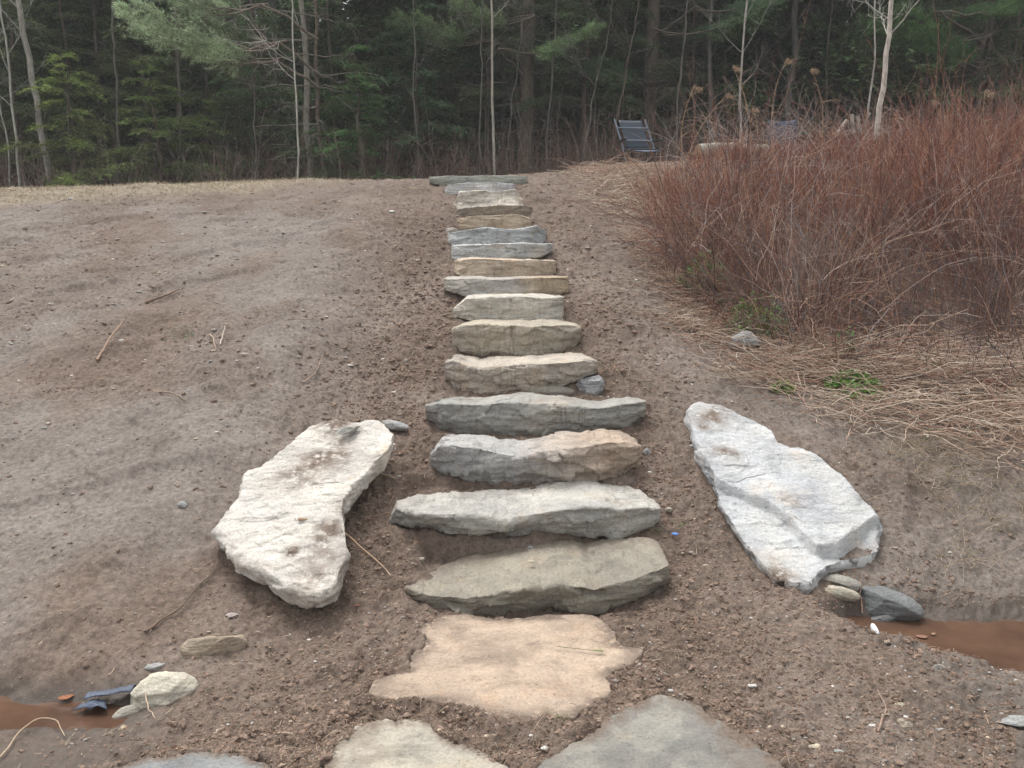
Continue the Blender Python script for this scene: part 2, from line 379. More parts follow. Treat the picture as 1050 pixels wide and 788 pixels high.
# ------------------------------------------------------------------ materials
class M:
    def __init__(s, name):
        s.m = bpy.data.materials.new(name); s.m.use_nodes = True; s.t = s.m.node_tree
        s.b = s.t.nodes['Principled BSDF']; s.b.inputs['Specular IOR Level'].default_value = 0.3
    def n(s, typ, **kw):
        nd = s.t.nodes.new(typ)
        for k, v in kw.items():
            if k in ('operation', 'blend_type', 'data_type', 'attribute_name', 'feature', 'interpolation', 'distance'): setattr(nd, k, v)
            else: nd.inputs[k.replace('_', ' ')].default_value = v
        return nd
    def l(s, a, b): s.t.links.new(a, b)
    def coords(s, scale=(1, 1, 1), rnd=False, kind='Object'):
        tc = s.n('ShaderNodeTexCoord'); mp = s.n('ShaderNodeMapping'); mp.inputs['Scale'].default_value = scale
        s.l(tc.outputs[kind], mp.inputs['Vector'])
        if rnd:
            oi = s.n('ShaderNodeObjectInfo'); mm = s.n('ShaderNodeVectorMath', operation='SCALE'); mm.inputs[0].default_value = (37, 21, 13)
            s.l(oi.outputs['Random'], mm.inputs['Scale']); s.l(mm.outputs[0], mp.inputs['Location'])
        return mp.outputs[0]
    def noise(s, vec, scale, detail=4, rough=0.6, dist=0.0):
        nd = s.n('ShaderNodeTexNoise', Scale=scale, Detail=detail, Roughness=rough, Distortion=dist); s.l(vec, nd.inputs['Vector']); return nd.outputs['Fac']
    def ramp(s, fac, stops, interp='LINEAR'):
        r = s.n('ShaderNodeValToRGB'); cr = r.color_ramp; cr.interpolation = interp
        while len(cr.elements) > 1: cr.elements.remove(cr.elements[-1])
        for i, (p, c) in enumerate(stops):
            if not hasattr(c, '__len__'): c = (c, c, c)
            e = cr.elements[0] if i == 0 else cr.elements.new(p)
            e.position = p; e.color = (*c, 1)
        s.l(fac, r.inputs[0]); return r.outputs[0]
    def mix(s, fac, a, b, mode='MIX'):
        x = s.n('ShaderNodeMixRGB', blend_type=mode)
        for k, v in ((0, fac), (1, a), (2, b)):
            if hasattr(v, 'links') or hasattr(v, 'is_linked'): s.l(v, x.inputs[k])
            elif k == 0: x.inputs[0].default_value = v
            else: x.inputs[k].default_value = (*v, 1)
        return x.outputs[0]
    def math(s, op, a, b):
        x = s.n('ShaderNodeMath', operation=op)
        for k, v in ((0, a), (1, b)):
            if hasattr(v, 'is_linked'): s.l(v, x.inputs[k])
            else: x.inputs[k].default_value = v
        return x.outputs[0]
    def attr(s, name, out='Color'):
        a = s.n('ShaderNodeAttribute'); a.attribute_name = name; return a.outputs[out]
    def bump(s, hgt, strength=0.5, dist=0.01, prev=None):
        b = s.n('ShaderNodeBump', Strength=strength, Distance=dist); s.l(hgt, b.inputs['Height'])
        if prev is not None: s.l(prev, b.inputs['Normal'])
        s.l(b.outputs[0], s.b.inputs['Normal']); return b.outputs[0]
    def col(s, c):
        if hasattr(c, 'is_linked'): s.l(c, s.b.inputs['Base Color'])
        else: s.b.inputs['Base Color'].default_value = (*c, 1)
    def r(s, v):
        if hasattr(v, 'is_linked'): s.l(v, s.b.inputs['Roughness'])
        else: s.b.inputs['Roughness'].default_value = v

def mat_ground():
    m = M('soil'); v = m.coords()
    c1 = m.ramp(m.noise(v, 1.3, 6, 0.62), [(0.30, (0.102, 0.073, 0.054)), (0.5, (0.146, 0.107, 0.083)), (0.72, (0.198, 0.157, 0.129))])
    mud = m.ramp(m.noise(v, 2.2, 5, 0.6), [(0.3, (0.146, 0.121, 0.102)), (0.7, (0.208, 0.180, 0.157))])
    c = m.mix(m.attr('mud', 'Fac'), c1, mud)
    f = m.noise(v, 38, 5, 0.7)
    c = m.mix(0.85, c, m.ramp(f, [(0.28, 0.42), (0.5, 0.95), (0.74, 1.55)]), 'MULTIPLY')
    sp = m.noise(v, 140, 2, 0.5)
    c = m.mix(m.ramp(sp, [(0.66, 0.0), (0.72, 0.6)]), c, (0.34, 0.31, 0.28))
    c = m.mix(m.ramp(m.noise(v, 95, 3, 0.5), [(0.62, 0), (0.70, 0.7)]), c, (0.055, 0.038, 0.028))
    # wet soil by the ditch
    c = m.mix(m.attr('wet', 'Fac'), c, (0.085, 0.066, 0.052))
    # straw colour turf on the crest
    gr = m.ramp(m.noise(v, 12, 5, 0.7), [(0.3, (0.16, 0.13, 0.09)), (0.7, (0.29, 0.24, 0.175))])
    c = m.mix(m.attr('turf', 'Fac'), c, gr)
    lf = m.ramp(m.noise(v, 9, 6, 0.75), [(0.3, (0.045, 0.028, 0.018)), (0.55, (0.105, 0.062, 0.042)), (0.75, (0.18, 0.12, 0.085))])
    c = m.mix(m.attr('litter', 'Fac'), c, lf)
    m.col(c)
    m.r(m.mix(m.attr('wet', 'Fac'), (0.92,) * 3, (0.42,) * 3))
    b = m.bump(m.noise(v, 60, 6, 0.75), 0.55, 0.012)
    m.bump(m.noise(v, 260, 3, 0.6), 0.35, 0.004, b)
    return m.m
def mat_rock(name='rock', layer=(1, 1, 7), rough_=0.8, bumps=0.7, crack=0.45):
    m = M(name); v = m.coords(rnd=True); vl = m.coords(layer, rnd=True)
    base = m.mix(1.0, m.mix(0.15, m.attr('tint'), (0.36, 0.35, 0.33)), (1.0, 0.985, 0.955), 'MULTIPLY')
    big = m.ramp(m.noise(v, 3.0, 6, 0.65, 0.6), [(0.28, (0.66, 0.66, 0.68)), (0.5, (0.98, 0.97, 0.96)), (0.72, (1.18, 1.15, 1.10))])
    c = m.mix(1.0, base, big, 'MULTIPLY')
    lay = m.ramp(m.noise(vl, 5.5, 7, 0.68, 0.5), [(0.30, 0.55), (0.46, 0.95), (0.60, 1.05), (0.78, 1.25)])
    c = m.mix(0.8, c, lay, 'MULTIPLY')
    # rust / tan bloom and blue grey patches
    c = m.mix(m.ramp(m.noise(v, 4.2, 5, 0.7), [(0.55, 0), (0.72, 0.5)]), c, m.mix(1.0, base, (1.12, 0.88, 0.66), 'MULTIPLY'))
    c = m.mix(m.ramp(m.noise(vl, 9.0, 5, 0.7), [(0.58, 0), (0.70, 0.55)]), c, m.mix(1.0, base, (0.60, 0.66, 0.72), 'MULTIPLY'))
    cr = m.math('ABSOLUTE', m.math('SUBTRACT', m.noise(vl, 4.5, 6, 0.6, 0.8), 0.5), 0)
    if crack: c = m.mix(m.ramp(cr, [(0.0, crack), (0.012, 0.0)]), c, (0.06, 0.05, 0.042))
    fine = m.ramp(m.noise(v, 90, 5, 0.7), [(0.25, 0.60), (0.5, 1.0), (0.75, 1.28)])
    c = m.mix(0.8, c, fine, 'MULTIPLY')
    c = m.mix(m.ramp(m.noise(v, 55, 3, 0.5), [(0.66, 0), (0.73, 0.55)]), c, (0.07, 0.06, 0.05))
    # soil clinging in patches
    d = m.math('MULTIPLY', m.attr('dirt', 'Fac'), m.ramp(m.noise(v, 16, 6, 0.75), [(0.36, 0.0), (0.50, 1.0)]))
    c = m.mix(d, c, m.ramp(m.noise(v, 70, 4, 0.7), [(0.3, (0.11, 0.08, 0.06)), (0.7, (0.24, 0.185, 0.145))]))
    m.col(c); m.r(rough_)
    b = m.bump(m.noise(vl, 7, 8, 0.72, 0.4), bumps, 0.03)
    b = m.bump(m.noise(v, 40, 7, 0.75), 0.8, 0.009, b)
    m.bump(m.noise(v, 220, 3, 0.6), 0.3, 0.002, b)
    return m.m
def mat_tint(name, rgh=0.8, var=0.35, scale=20, spec=0.25, trans=0.0, layer=(1, 1, 1), objrnd=0.0, bump=0.0):
    m = M(name); v = m.coords(layer)
    c = m.attr('tint')
    c = m.mix(1.0, c, m.ramp(m.noise(v, scale, 4, 0.65), [(0.28, 1 - var), (0.72, 1 + var)]), 'MULTIPLY')
    if objrnd:
        oi = m.n('ShaderNodeObjectInfo')
        c = m.mix(1.0, c, m.ramp(oi.outputs['Random'], [(0, (1 - objrnd, 1 - objrnd * 0.8, 1 - objrnd)), (0.5, (1, 1, 0.9)), (1, (1 + objrnd, 1 + objrnd * 0.6, 1 + objrnd * .3))]), 'MULTIPLY')
    m.col(c); m.r(rgh); m.b.inputs['Specular IOR Level'].default_value = spec
    if trans: 
        tr = m.n('ShaderNodeBsdfTranslucent'); m.l(c, tr.inputs[0]); mx = m.n('ShaderNodeMixShader'); mx.inputs[0].default_value = trans
        m.l(m.b.outputs[0], mx.inputs[1]); m.l(tr.outputs[0], mx.inputs[2]); m.l(mx.outputs[0], m.t.nodes['Material Output'].inputs[0])
    if bump: m.bump(m.noise(v, scale * 1.5, 6, 0.7), bump, 0.02)
    return m.m

MAT_SOIL = mat_ground()
MAT_ROCK = mat_rock()
MAT_BOULDER = mat_rock('boulder_rock', (1, 1.6, 4), 0.85, 0.8, 0.0)
MAT_STEM = mat_tint('dry_stem', 0.75, 0.3, 30)
MAT_STRAW = mat_tint('straw', 0.7, 0.25, 40, trans=0.2)
MAT_CLOD = mat_tint('clod_soil', 0.95, 0.4, 120, 0.1)
MAT_PEB = mat_tint('pebble_stone', 0.7, 0.25, 60, 0.3)
MAT_BARK = mat_tint('bark', 0.9, 0.45, 9, 0.15, layer=(3, 3, 0.7), objrnd=0.2, bump=0.6)
MAT_NEEDLE = mat_tint('needles', 0.6, 0.35, 1.6, 0.25, trans=0.25, objrnd=0.3)
MAT_LEAF = mat_tint('green_leaf', 0.5, 0.25, 25, 0.4, trans=0.35)
MAT_DEADLEAF = mat_tint('dead_leaf', 0.8, 0.3, 15, 0.2, trans=0.15)
MAT_METAL = mat_tint('coated_metal', 0.35, 0.1, 30, 0.5)
MAT_MESHCLOTH = mat_tint('woven_sling', 0.55, 0.15, 60, 0.4)
MAT_PLASTIC = mat_tint('weathered_plastic', 0.55, 0.45, 25, 0.3)
def mat_water():
    m = M('muddy_water'); v = m.coords()
    c = m.ramp(m.noise(v, 4, 4, 0.6), [(0.35, (0.070, 0.040, 0.027)), (0.65, (0.115, 0.064, 0.041))]); m.col(c)
    m.r(0.05); m.b.inputs['IOR'].default_value = 1.33; m.b.inputs['Specular IOR Level'].default_value = 0.5
    m.bump(m.noise(v, 9, 3, 0.5), 0.08, 0.01); return m.m
MAT_WATER = mat_water()

rng = np.random.default_rng(7)
# ================================================================== GROUND
def build_ground():
    ui = np.linspace(-0.80, 0.80, 1000)
    uo = 0.80 + np.geomspace(0.01, 40, 40)
    u = np.concatenate([-uo[::-1], ui, uo])
    yn = np.geomspace(1.75, 11.5, 900); yf = np.geomspace(11.6, 320, 90)[0:]
    yb = np.concatenate([-np.geomspace(60, 0.5, 14), np.linspace(-0.3, 1.7, 16)])
    y = np.concatenate([yb, yn, yf])
    X = u[None] * np.maximum(y, 1.2)[:, None]; Y = np.repeat(y[:, None], len(u), 1)
    Z = h_fine(X, Y)
    nr, nc = X.shape
    idx = np.arange(nr * nc).reshape(nr, nc)
    q = np.stack([idx[:-1, :-1], idx[:-1, 1:], idx[1:, 1:], idx[1:, :-1]], -1).reshape(-1, 4)
    b = Buf(); b.add(np.stack([X, Y, Z], -1).reshape(-1, 3), f4=q)
    R = rough(X, Y)
    mud = (1 - R) * sstep(-0.35, 0.25, fbm2(X * 0.7, Y * 0.7, 4, 91) + 0.45 * sstep(-0.8, -2.0, X)) * sstep(10.5, 8, Y)
    mud = np.maximum(mud, 0.8 * sstep(1.4, 1.8, X) * sstep(4.3, 3.7, Y) * (1 - 0 * X))
    wet = sstep(0.02, -0.045, Z) * (sstep(-1.1, -1.35, X) + sstep(1.3, 1.5, X))
    wet = np.clip(wet, 0, 1)
    turf = sstep(9.2, 9.9, Y + 0.35 * fbm2(X * 0.8, Y, 3, 55) + 0.25 * (-X - 4)) * sstep(-1.5, -3.2, X) * sstep(17, 15, Y)
    lit = sstep(14.2, 16.2, Y + 0.5 * fbm2(X, Y, 3, 66))
    lit = np.maximum(lit, 0.85 * in_thicket(X, Y, 0.25))
    return b.obj('ground', MAT_SOIL, attrs={'mud': mud, 'wet': wet, 'turf': turf, 'litter': lit})

THICK = np.array([(1.35, 7.3), (1.42, 6.5), (1.9, 5.75), (2.6, 5.25), (3.3, 4.9), (6, 4.5), (12, 7), (12, 15), (4.2, 14.2), (3.0, 12.2), (2.2, 10.6), (1.75, 9.3), (1.5, 8.3)])
def in_thicket(X, Y, soft=0.2): return sstep(soft, -soft, sdist(THICK, X, Y))
ground = build_ground(); tag(ground, 'bare brown soil bank with a dug stair cutting', kind='structure')

def water(name, x0, x1, y0, y1, z, label):
    b = Buf(); nx, ny = 60, 30
    X, Y = np.meshgrid(np.linspace(x0, x1, nx), np.linspace(y0, y1, ny)); idx = np.arange(nx * ny).reshape(ny, nx)
    q = np.stack([idx[:-1, :-1], idx[:-1, 1:], idx[1:, 1:], idx[1:, :-1]], -1).reshape(-1, 4)
    b.add(np.stack([X, Y, X * 0 + z], -1).reshape(-1, 3), f4=q)
    o = b.obj(name, MAT_WATER); return tag(o, label, kind='structure')
water('ditch_water', -7, -1.1, 2.2, 2.9, -0.056, 'narrow shallow brown puddle at left')
water('ditch_water', 1.35, 7, 2.6, 3.75, -0.085, 'rusty brown puddle at the right end of the ditch')

# ================================================================== STONES
def close_loft(rows):
    """rows (S,M,3): closed loops along S, ends collapsed"""
    S, Mn, _ = rows.shape
    idx = np.arange(S * Mn).reshape(S, Mn); a = idx[:-1]; b = idx[1:]
    q = np.stack([a, b, np.roll(b, -1, 1), np.roll(a, -1, 1)], -1).reshape(-1, 4)
    V = rows.reshape(-1, 3); c0 = rows[0].mean(0); c1 = rows[-1].mean(0)
    n = len(V); V = np.concatenate([V, [c0, c1]])
    t0 = np.stack([np.full(Mn, n), idx[0], np.roll(idx[0], -1)], 1); t1 = np.stack([np.full(Mn, n + 1), np.roll(idx[-1], -1), idx[-1]], 1)
    return V, q, np.concatenate([t0, t1])
def vnormals(V, q, t):
    N = np.zeros_like(V)
    fn = np.cross(V[q[:, 2]] - V[q[:, 0]], V[q[:, 3]] - V[q[:, 1]])
    for k in range(4): np.add.at(N, q[:, k], fn)
    if t is not None and len(t):
        fn = np.cross(V[t[:, 1]] - V[t[:, 0]], V[t[:, 2]] - V[t[:, 0]])
        for k in range(3): np.add.at(N, t[:, k], fn)
    return unit(N)
def terr(n, k, sharp=0.2):
    a = n * k; f = np.floor(a); t = a - f
    return (f + sstep(0.5 - sharp / 2, 0.5 + sharp / 2, t)) / k
def facets(V, seed, cell, met, tilt):
    rg = np.random.default_rng(seed); lo, hi = V.min(0), V.max(0); Q = (V - lo) * met
    n = int(np.clip(np.prod(np.maximum((hi - lo) * met, cell)) / cell ** 3, 8, 260)); C = rg.uniform(0, 1, (n, 3)) * (hi - lo) * met
    T = rg.normal(size=(n, 3)) * tilt; off = rg.normal(size=n) * 0.35 * cell * tilt
    Qj = Q + 0.12 * cell * np.stack([fbm3(*(V * 9).T, 2, seed + k) for k in range(3)], 1)
    d = np.empty(len(V)); 
    for a in range(0, len(V), 20000):
        D = ((Qj[a:a + 20000, None] - C[None]) ** 2).sum(-1); i = D.argmin(1)
        d[a:a + 20000] = ((Q[a:a + 20000] - C[i]) * T[i]).sum(1) + off[i]
    return d
def rockify(V, N, amp, seed, strata=1.0, fk=1.0):
    x, y, z = V.T
    fc = 0.35 + 0.65 * (1 - np.clip(N[:, 2], 0, 1))
    V = V + N * (fk * fc * amp / 0.011 * (facets(V, seed, 0.11, np.array([0.55, 1, 1.6]), 0.13) + facets(V, seed + 5, 0.045, np.array([0.6, 1, 1.7]), 0.13)))[:, None]
    d = amp * 0.9 * fbm3(x * 4, y * 4, z * 5, 3, seed)
    face = 1 - np.clip(np.abs(N[:, 2]), 0, 1)
    # broken, layered faces
    lay = terr(fbm3(x * 3.2, y * 3.2, z * 16, 3, seed + 9), 3.0)
    d = d + amp * 1.1 * strata * (0.25 + 0.75 * face) * lay
    lay2 = terr(fbm3(x * 8, y * 8, z * 42, 2, seed + 19), 2.5, 0.3)
    d = d + amp * 0.45 * strata * (0.25 + 0.75 * face) * lay2
    top = np.clip(N[:, 2], 0, 1)
    d = d + amp * 0.5 * top * terr(fbm3(x * 5, y * 9, z * 5, 3, seed + 29), 2.5, 0.35)
    d = d + amp * 0.22 * fbm3(x * 30, y * 30, z * 45, 3, seed + 39)
    return V + N * d[:, None]

STEPX = []
def step(T, B, K, Yf, tint, label, seed, depth=0.5, under=0.05, amp=0.011, tint2=None, dirt=0.35, bulge=0.10, name='stone_step', drop=0.0, lean=0.0):
    """slab whose front face stands at world depth Yf; T/B/K = photo rows of top front edge, foot and back edge"""
    T = np.array(T, float); B = np.array(B, float)
    p0, p1 = min(T[0, 0], B[0, 0]), max(T[-1, 0], B[-1, 0])
    S = 220
    s = np.linspace(-1, 1, S); s = np.sign(s) * np.abs(s) ** 0.9
    px = (p0 + p1) / 2 + s * (p1 - p0) / 2
    ty = np.interp(px, T[:, 0], T[:, 1]); by = np.interp(px, B[:, 0], B[:, 1])
    ty = ty + 0.9 * vnoise2(px * 0.09, px * 0 + seed, 3) * sstep(1, .8, np.abs(s)) * (4.0 / Yf)
    yf = Yf + bulge * np.abs(s) ** 7 + 0.022 * terr(fbm2(px * 0.03 * Yf / 4.5, px * 0 + seed, 3, 8), 2.2, 0.35)
    top = np.array([at_y(a, b_, c) for a, b_, c in zip(px, ty, yf)])
    bot = np.array([at_y(a, b_, c) for a, b_, c in zip(px, by, yf)])
    x = top[:, 0]; zt = top[:, 2]; zb = np.minimum(bot[:, 2], zt - 0.004)
    if K is not None:
        zm = np.median(zt)
        kk = np.array([at_z(a, b_, zm) for a, b_ in K]); yb = np.interp(x, kk[:, 0], kk[:, 1]) 
        yb = np.maximum(yb, yf + 0.05)
        yb = yb + 0.0
    else:
        yb = yf + depth * np.clip(1.05 - np.abs(s) ** 3 * 0.75, 0.1, 1)
    tb = lean + zt * 0 
    hgt = zt - zb; e = sstep(1.0, 0.93, np.abs(s))
    rr = np.minimum(0.011, hgt * 0.2)
    if drop == 0.0: drop = 0.045
    Mf, Mr, Mt, Mb = 22, 6, 26, 10
    loops = []
    for i in range(S):
        L = []
        z0, z1 = zb[i] - drop, zt[i]; r = rr[i]; y0, y1 = yf[i], yb[i]
        u_ = under * (0.6 + 0.4 * math.sin(seed + x[i] * 3.0)) * min(1, hgt[i] / 0.1)
        for k in range(Mf):
            t = k / (Mf - 1); zz = z0 + (z1 - r - z0) * t
            L.append((y0 + u_ * (1 - t) ** 1.7 - 0.006 * math.sin(math.pi * t), zz))
        for k in range(1, Mr):
            a = k / Mr * math.pi / 2
            L.append((y0 + r * (1 - math.cos(a)), z1 - r + r * math.sin(a)))
        for k in range(Mt):
            t = (k + 0.3) / Mt; yy = y0 + r + (y1 - y0 - r) * t
            L.append((yy, z1 + lean * (t) - 0.0))
        for k in range(Mb):
            t = (k + 1) / Mb; L.append((y1, z1 + lean - 0.01 - (z1 - z0) * 0.9 * t))
        for k in range(Mb):
            t = (k + 1) / (Mb + 1); L.append((y1 + (y0 + u_ - y1) * t, z0 - 0.02 * math.sin(math.pi * t)))
        loops.append([(x[i], a, b_) for a, b_ in L])
    rows = np.array(loops)
    V, q, t3 = close_loft(rows)
    N = vnormals(V, q, t3)
    if (N[(Mf + Mr + 5) + (S // 2) * rows.shape[1]])[2] < 0: q = q[:, ::-1]; t3 = t3[:, ::-1]; N = -N
    e2 = np.concatenate([np.repeat(sstep(1, .94, np.abs(s)), rows.shape[1]), [0, 0]])
    V2 = rockify(V, N, amp, seed, 1.0, 0.65); V = V + (V2 - V) * (0.25 + 0.75 * e2[:, None])
    loc = np.array([x[S // 2], Yf + 0.1, float(np.median(zb))])
    c = np.broadcast_to(np.array(tint, float), (len(V), 3)).copy()
    if tint2 is not None:
        # second mineral colour: (colour, split x px, softness px)
        c2, spx, sft = tint2
        xs = at_y(spx, 400, Yf)[0]; ws = sft / F * Yf
        m = sstep(-ws, ws, V[:, 0] - xs + 0.06 * fbm3(V[:, 0] * 6, V[:, 1] * 6, V[:, 2] * 9, 3, seed + 3))
        c = c * (1 - m[:, None]) + np.array(c2) * m[:, None]
    yl = np.concatenate([np.repeat(yb, rows.shape[1]), [yb[0], yb[-1]]]); 
    dd = dirt * (0.25 + sstep(0.22, 0.02, yl - V[:, 1]) + 0.8 * (1 - e2))
    b = Buf(); b.add(V, f3=t3, f4=q, col=c)
    o = b.obj(name, MAT_ROCK, loc=loc, attrs={'dirt': np.clip(dd, 0, 1)})
    STEPX.append((x.min(), x.max(), Yf, float(np.median(zt))))
    return tag(o, label, 'stone step', 'rough stone slabs laid as a stair up the bank')

for a_, k_ in STEP_DEFS: step(*a_, **k_)

def slab(outline, plane, thick, tint, name, label, cat, seed, mat, amp=0.012, dirtf=None, extra=None, A=520, R=110, undercut=0.12, edge=0.02, group=None, tintf=None, sink=0.0, rag=0.012, fk=0.22):
    P = np.array([at_plane(a, b_, *plane) for a, b_ in outline])
    c = P.mean(0)
    # centre by area
    x, y = P[:, 0], P[:, 1]; x2, y2 = np.roll(x, -1), np.roll(y, -1); cr = x * y2 - x2 * y; ar = cr.sum() / 2
    c = np.array([((x + x2) * cr).sum() / 6 / ar, ((y + y2) * cr).sum() / 6 / ar])
    th = np.arange(A) / A * 2 * np.pi; d = np.stack([np.cos(th), np.sin(th)], 1)
    rad_ = np.zeros(A)
    for i in range(len(P)):
        a = P[i, :2] - c; b_ = P[(i + 1) % len(P), :2] - c; e = b_ - a
        den = d[:, 0] * e[1] - d[:, 1] * e[0]; den = np.where(np.abs(den) < 1e-9, 1e-9, den)
        t = (a[0] * e[1] - a[1] * e[0]) / den; u_ = (a[0] * d[:, 1] - a[1] * d[:, 0]) / den
        ok = (t > 0) & (u_ >= -1e-6) & (u_ <= 1 + 1e-6); rad_ = np.where(ok, np.maximum(rad_, t), rad_)
    for _ in range(2): rad_ = (np.roll(rad_, 1) + rad_ + np.roll(rad_, -1)) / 3
    rad_ = rad_ * (1 + rag * 1.2 * fbm2(np.cos(th) * 5 + 7, np.sin(th) * 5, 3, seed)) + rag * 0.4 * fbm2(np.cos(th) * 22, np.sin(th) * 22, 2, seed + 1)
    rows = []
    rs = np.linspace(0.02, 1, R) ** 0.9
    z0, gx, gy = plane
    def ring(fr, dz, off=0.0):
        xy = c + d * (rad_ * fr + off)[:, None]
        z = z0 + gx * xy[:, 0] + gy * xy[:, 1] + dz
        return np.column_stack([xy, z])
    for r_ in rs: rows.append(ring(r_, -edge * max(0, (r_ - 0.965) / 0.035) ** 2 * 0.6))
    ns = 16
    for k in range(1, ns + 1):
        t = k / ns; rows.append(ring(1, -edge * 0.6 - (thick - edge) * t, -undercut * thick * t ** 1.3 + 0.010 * math.sin(t * 3.1)))
    for k in range(1, 8): rows.append(ring(1 - k / 8.2, -thick - 0.01, -undercut * thick * (1 - k / 8.2)))
    rows = np.array(rows)
    V, q, t3 = close_loft(rows); N = vnormals(V, q, t3)
    if N[20 * A + 5][2] < 0: q = q[:, ::-1]; t3 = t3[:, ::-1]; N = -N
    if extra is not None: V = extra(V, N)
    V = rockify(V, N, amp, seed, 0.8, fk)
    V[:, 2] -= sink
    b = Buf(); col = np.broadcast_to(np.array(tint, float), (len(V), 3)).copy()
    if tintf is not None: col = tintf(V, col)
    b.add(V, f3=t3, f4=q, col=col)
    loc = np.array([c[0], c[1], z0 + gx * c[0] + gy * c[1] - thick])
    dirt = np.zeros(len(V))
    if dirtf is not None: dirt = dirtf(V, N, rows.shape)
    o = b.obj(name, mat, loc=loc, attrs={'dirt': dirt})
    return tag(o, label, cat, group)
def blobs(pts, plane):
    C = [(at_plane(a, b_, *plane), r) for a, b_, r in pts]
    def f(V, N, shp):
        d = np.zeros(len(V))
        for p, r in C: d = np.maximum(d, 1.15 * np.exp(-(np.linalg.norm((V - p)[:, :2], axis=1) / r) ** 2))
        nz = 0.55 + 0.6 * fbm3(V[:, 0] * 9, V[:, 1] * 9, V[:, 2] * 3, 3, 50)
        return np.clip(d * (nz + 0.35), 0, 1)
    return f
# big leaning slabs that flank the stair

slab(OUT_L,
     PL, 0.13, (0.66, 0.635, 0.60), 'boulder', 'large white slab boulder left of the stair with soil smears', 'boulder', 61, MAT_BOULDER, amp=0.016,
     dirtf=blobs([(345, 437, .12), (325, 475, .13), (300, 490, .12), (340, 470, .10), (331, 575, .12), (335, 545, .08), (300, 565, .04), (350, 455, .08), (355, 520, .06)], PL), undercut=0.35, edge=0.03,
     tintf=lambda V, c: c * (1 - 0.10 * sstep(0.0, 0.6, fbm3(V[:, 0] * 3, V[:, 1] * 3, V[:, 2] * 3, 3, 8))[:, None] * np.array([0, 0.3, 0.7])))

ledge = np.array([at_plane(a, b_, *PR)[:2] for a, b_ in [(690, 440), (712, 455), (728, 482), (738, 492), (765, 503), (790, 515), (812, 530), (822, 545), (838, 557), (858, 556), (875, 545), (900, 528), (930, 520)]])
def ledge_cut(V, N):
    s = sdist(np.vstack([ledge, [[3, 1], [0, 1]]]), V[:, 0], V[:, 1])
    top = np.clip(N[:, 2] * 3, 0, 1)
    k = sstep(0.006, -0.014, s + 0.006 * fbm3(V[:, 0] * 12, V[:, 1] * 12, 0, 2, 4))
    V = V.copy(); V[:, 2] -= 0.05 * k * top
    far = at_plane(880, 556, *PR)
    g = np.exp(-(np.linalg.norm((V - far)[:, :2], axis=1) / 0.14) ** 2); V[:, 2] -= 0.05 * g * k * top
    return V
slab(OUT_R,
     PR, 0.17, (0.55, 0.575, 0.605), 'boulder', 'large pale grey slab boulder right of the stair with a stepped ledge', 'boulder', 73, MAT_BOULDER, amp=0.013,
     dirtf=blobs([(735, 422, .09), (728, 432, .09), (722, 437, .05), (742, 466, .085), (750, 466, .05), (803, 582, .08)], PR), extra=ledge_cut, undercut=0.3, edge=0.03,
     tintf=lambda V, c: c * (1 - 0.06 * sstep(0.0, 0.5, fbm3(V[:, 0] * 4, V[:, 1] * 4, V[:, 2] * 3, 3, 18))[:, None] * np.array([0, 0.3, 0.8])))
# paving slabs set flush in the soil
def edgedirt(V, N, shp):
    S, A, _ = shp; k = np.repeat(np.arange(S), A); k = np.concatenate([k, [0, S]])
    e = sstep(80, 110, k)
    return np.clip(e * (0.9 + 0.9 * fbm3(V[:, 0] * 7, V[:, 1] * 7, 0, 3, 70)) + 0.35 * sstep(0.25, 0.6, fbm3(V[:, 0] * 4, V[:, 1] * 4, 0, 3, 71)), 0, 1)
PA = (0.030, 0, 0.012)
slab(PAVE_PX[0],
     (0.0, 0, 0.012), 0.10, (0.47, 0.365, 0.28), 'paving_slab', 'flat peach tan slab set in the soil at the foot of the stair', 'paving slab', 81, MAT_BOULDER, amp=0.006, dirtf=edgedirt, edge=0.004, rag=0.012,
     group='flat slabs set flush in the soil')
slab(PAVE_PX[1],
     (0.0, 0, 0.012), 0.10, (0.44, 0.41, 0.35), 'paving_slab', 'flat pale buff slab cut off by the bottom edge, left of centre', 'paving slab', 82, MAT_BOULDER, amp=0.006, dirtf=edgedirt, edge=0.01, rag=0.03,
     group='flat slabs set flush in the soil')
slab(PAVE_PX[2],
     (0.0, 0, 0.012), 0.10, (0.215, 0.21, 0.195), 'paving_slab', 'flat mottled grey slab at the bottom edge, right of centre', 'paving slab', 83, MAT_BOULDER, amp=0.006, dirtf=edgedirt, edge=0.01, rag=0.02,
     group='flat slabs set flush in the soil', tintf=lambda V, c: c * (1 + 0.35 * sstep(0.05, 0.4, fbm3(V[:, 0] * 6, V[:, 1] * 6, 0, 4, 18))[:, None] * np.array([1, 1, .85])))
slab(PAVE_PX[3],
     (0.0, 0, 0.012), 0.10, (0.25, 0.27, 0.28), 'paving_slab', 'mostly buried bluish grey slab at the bottom left edge', 'paving slab', 84, MAT_BOULDER, amp=0.006, dirtf=edgedirt, edge=0.01, rag=0.02,
     group='flat slabs set flush in the soil')

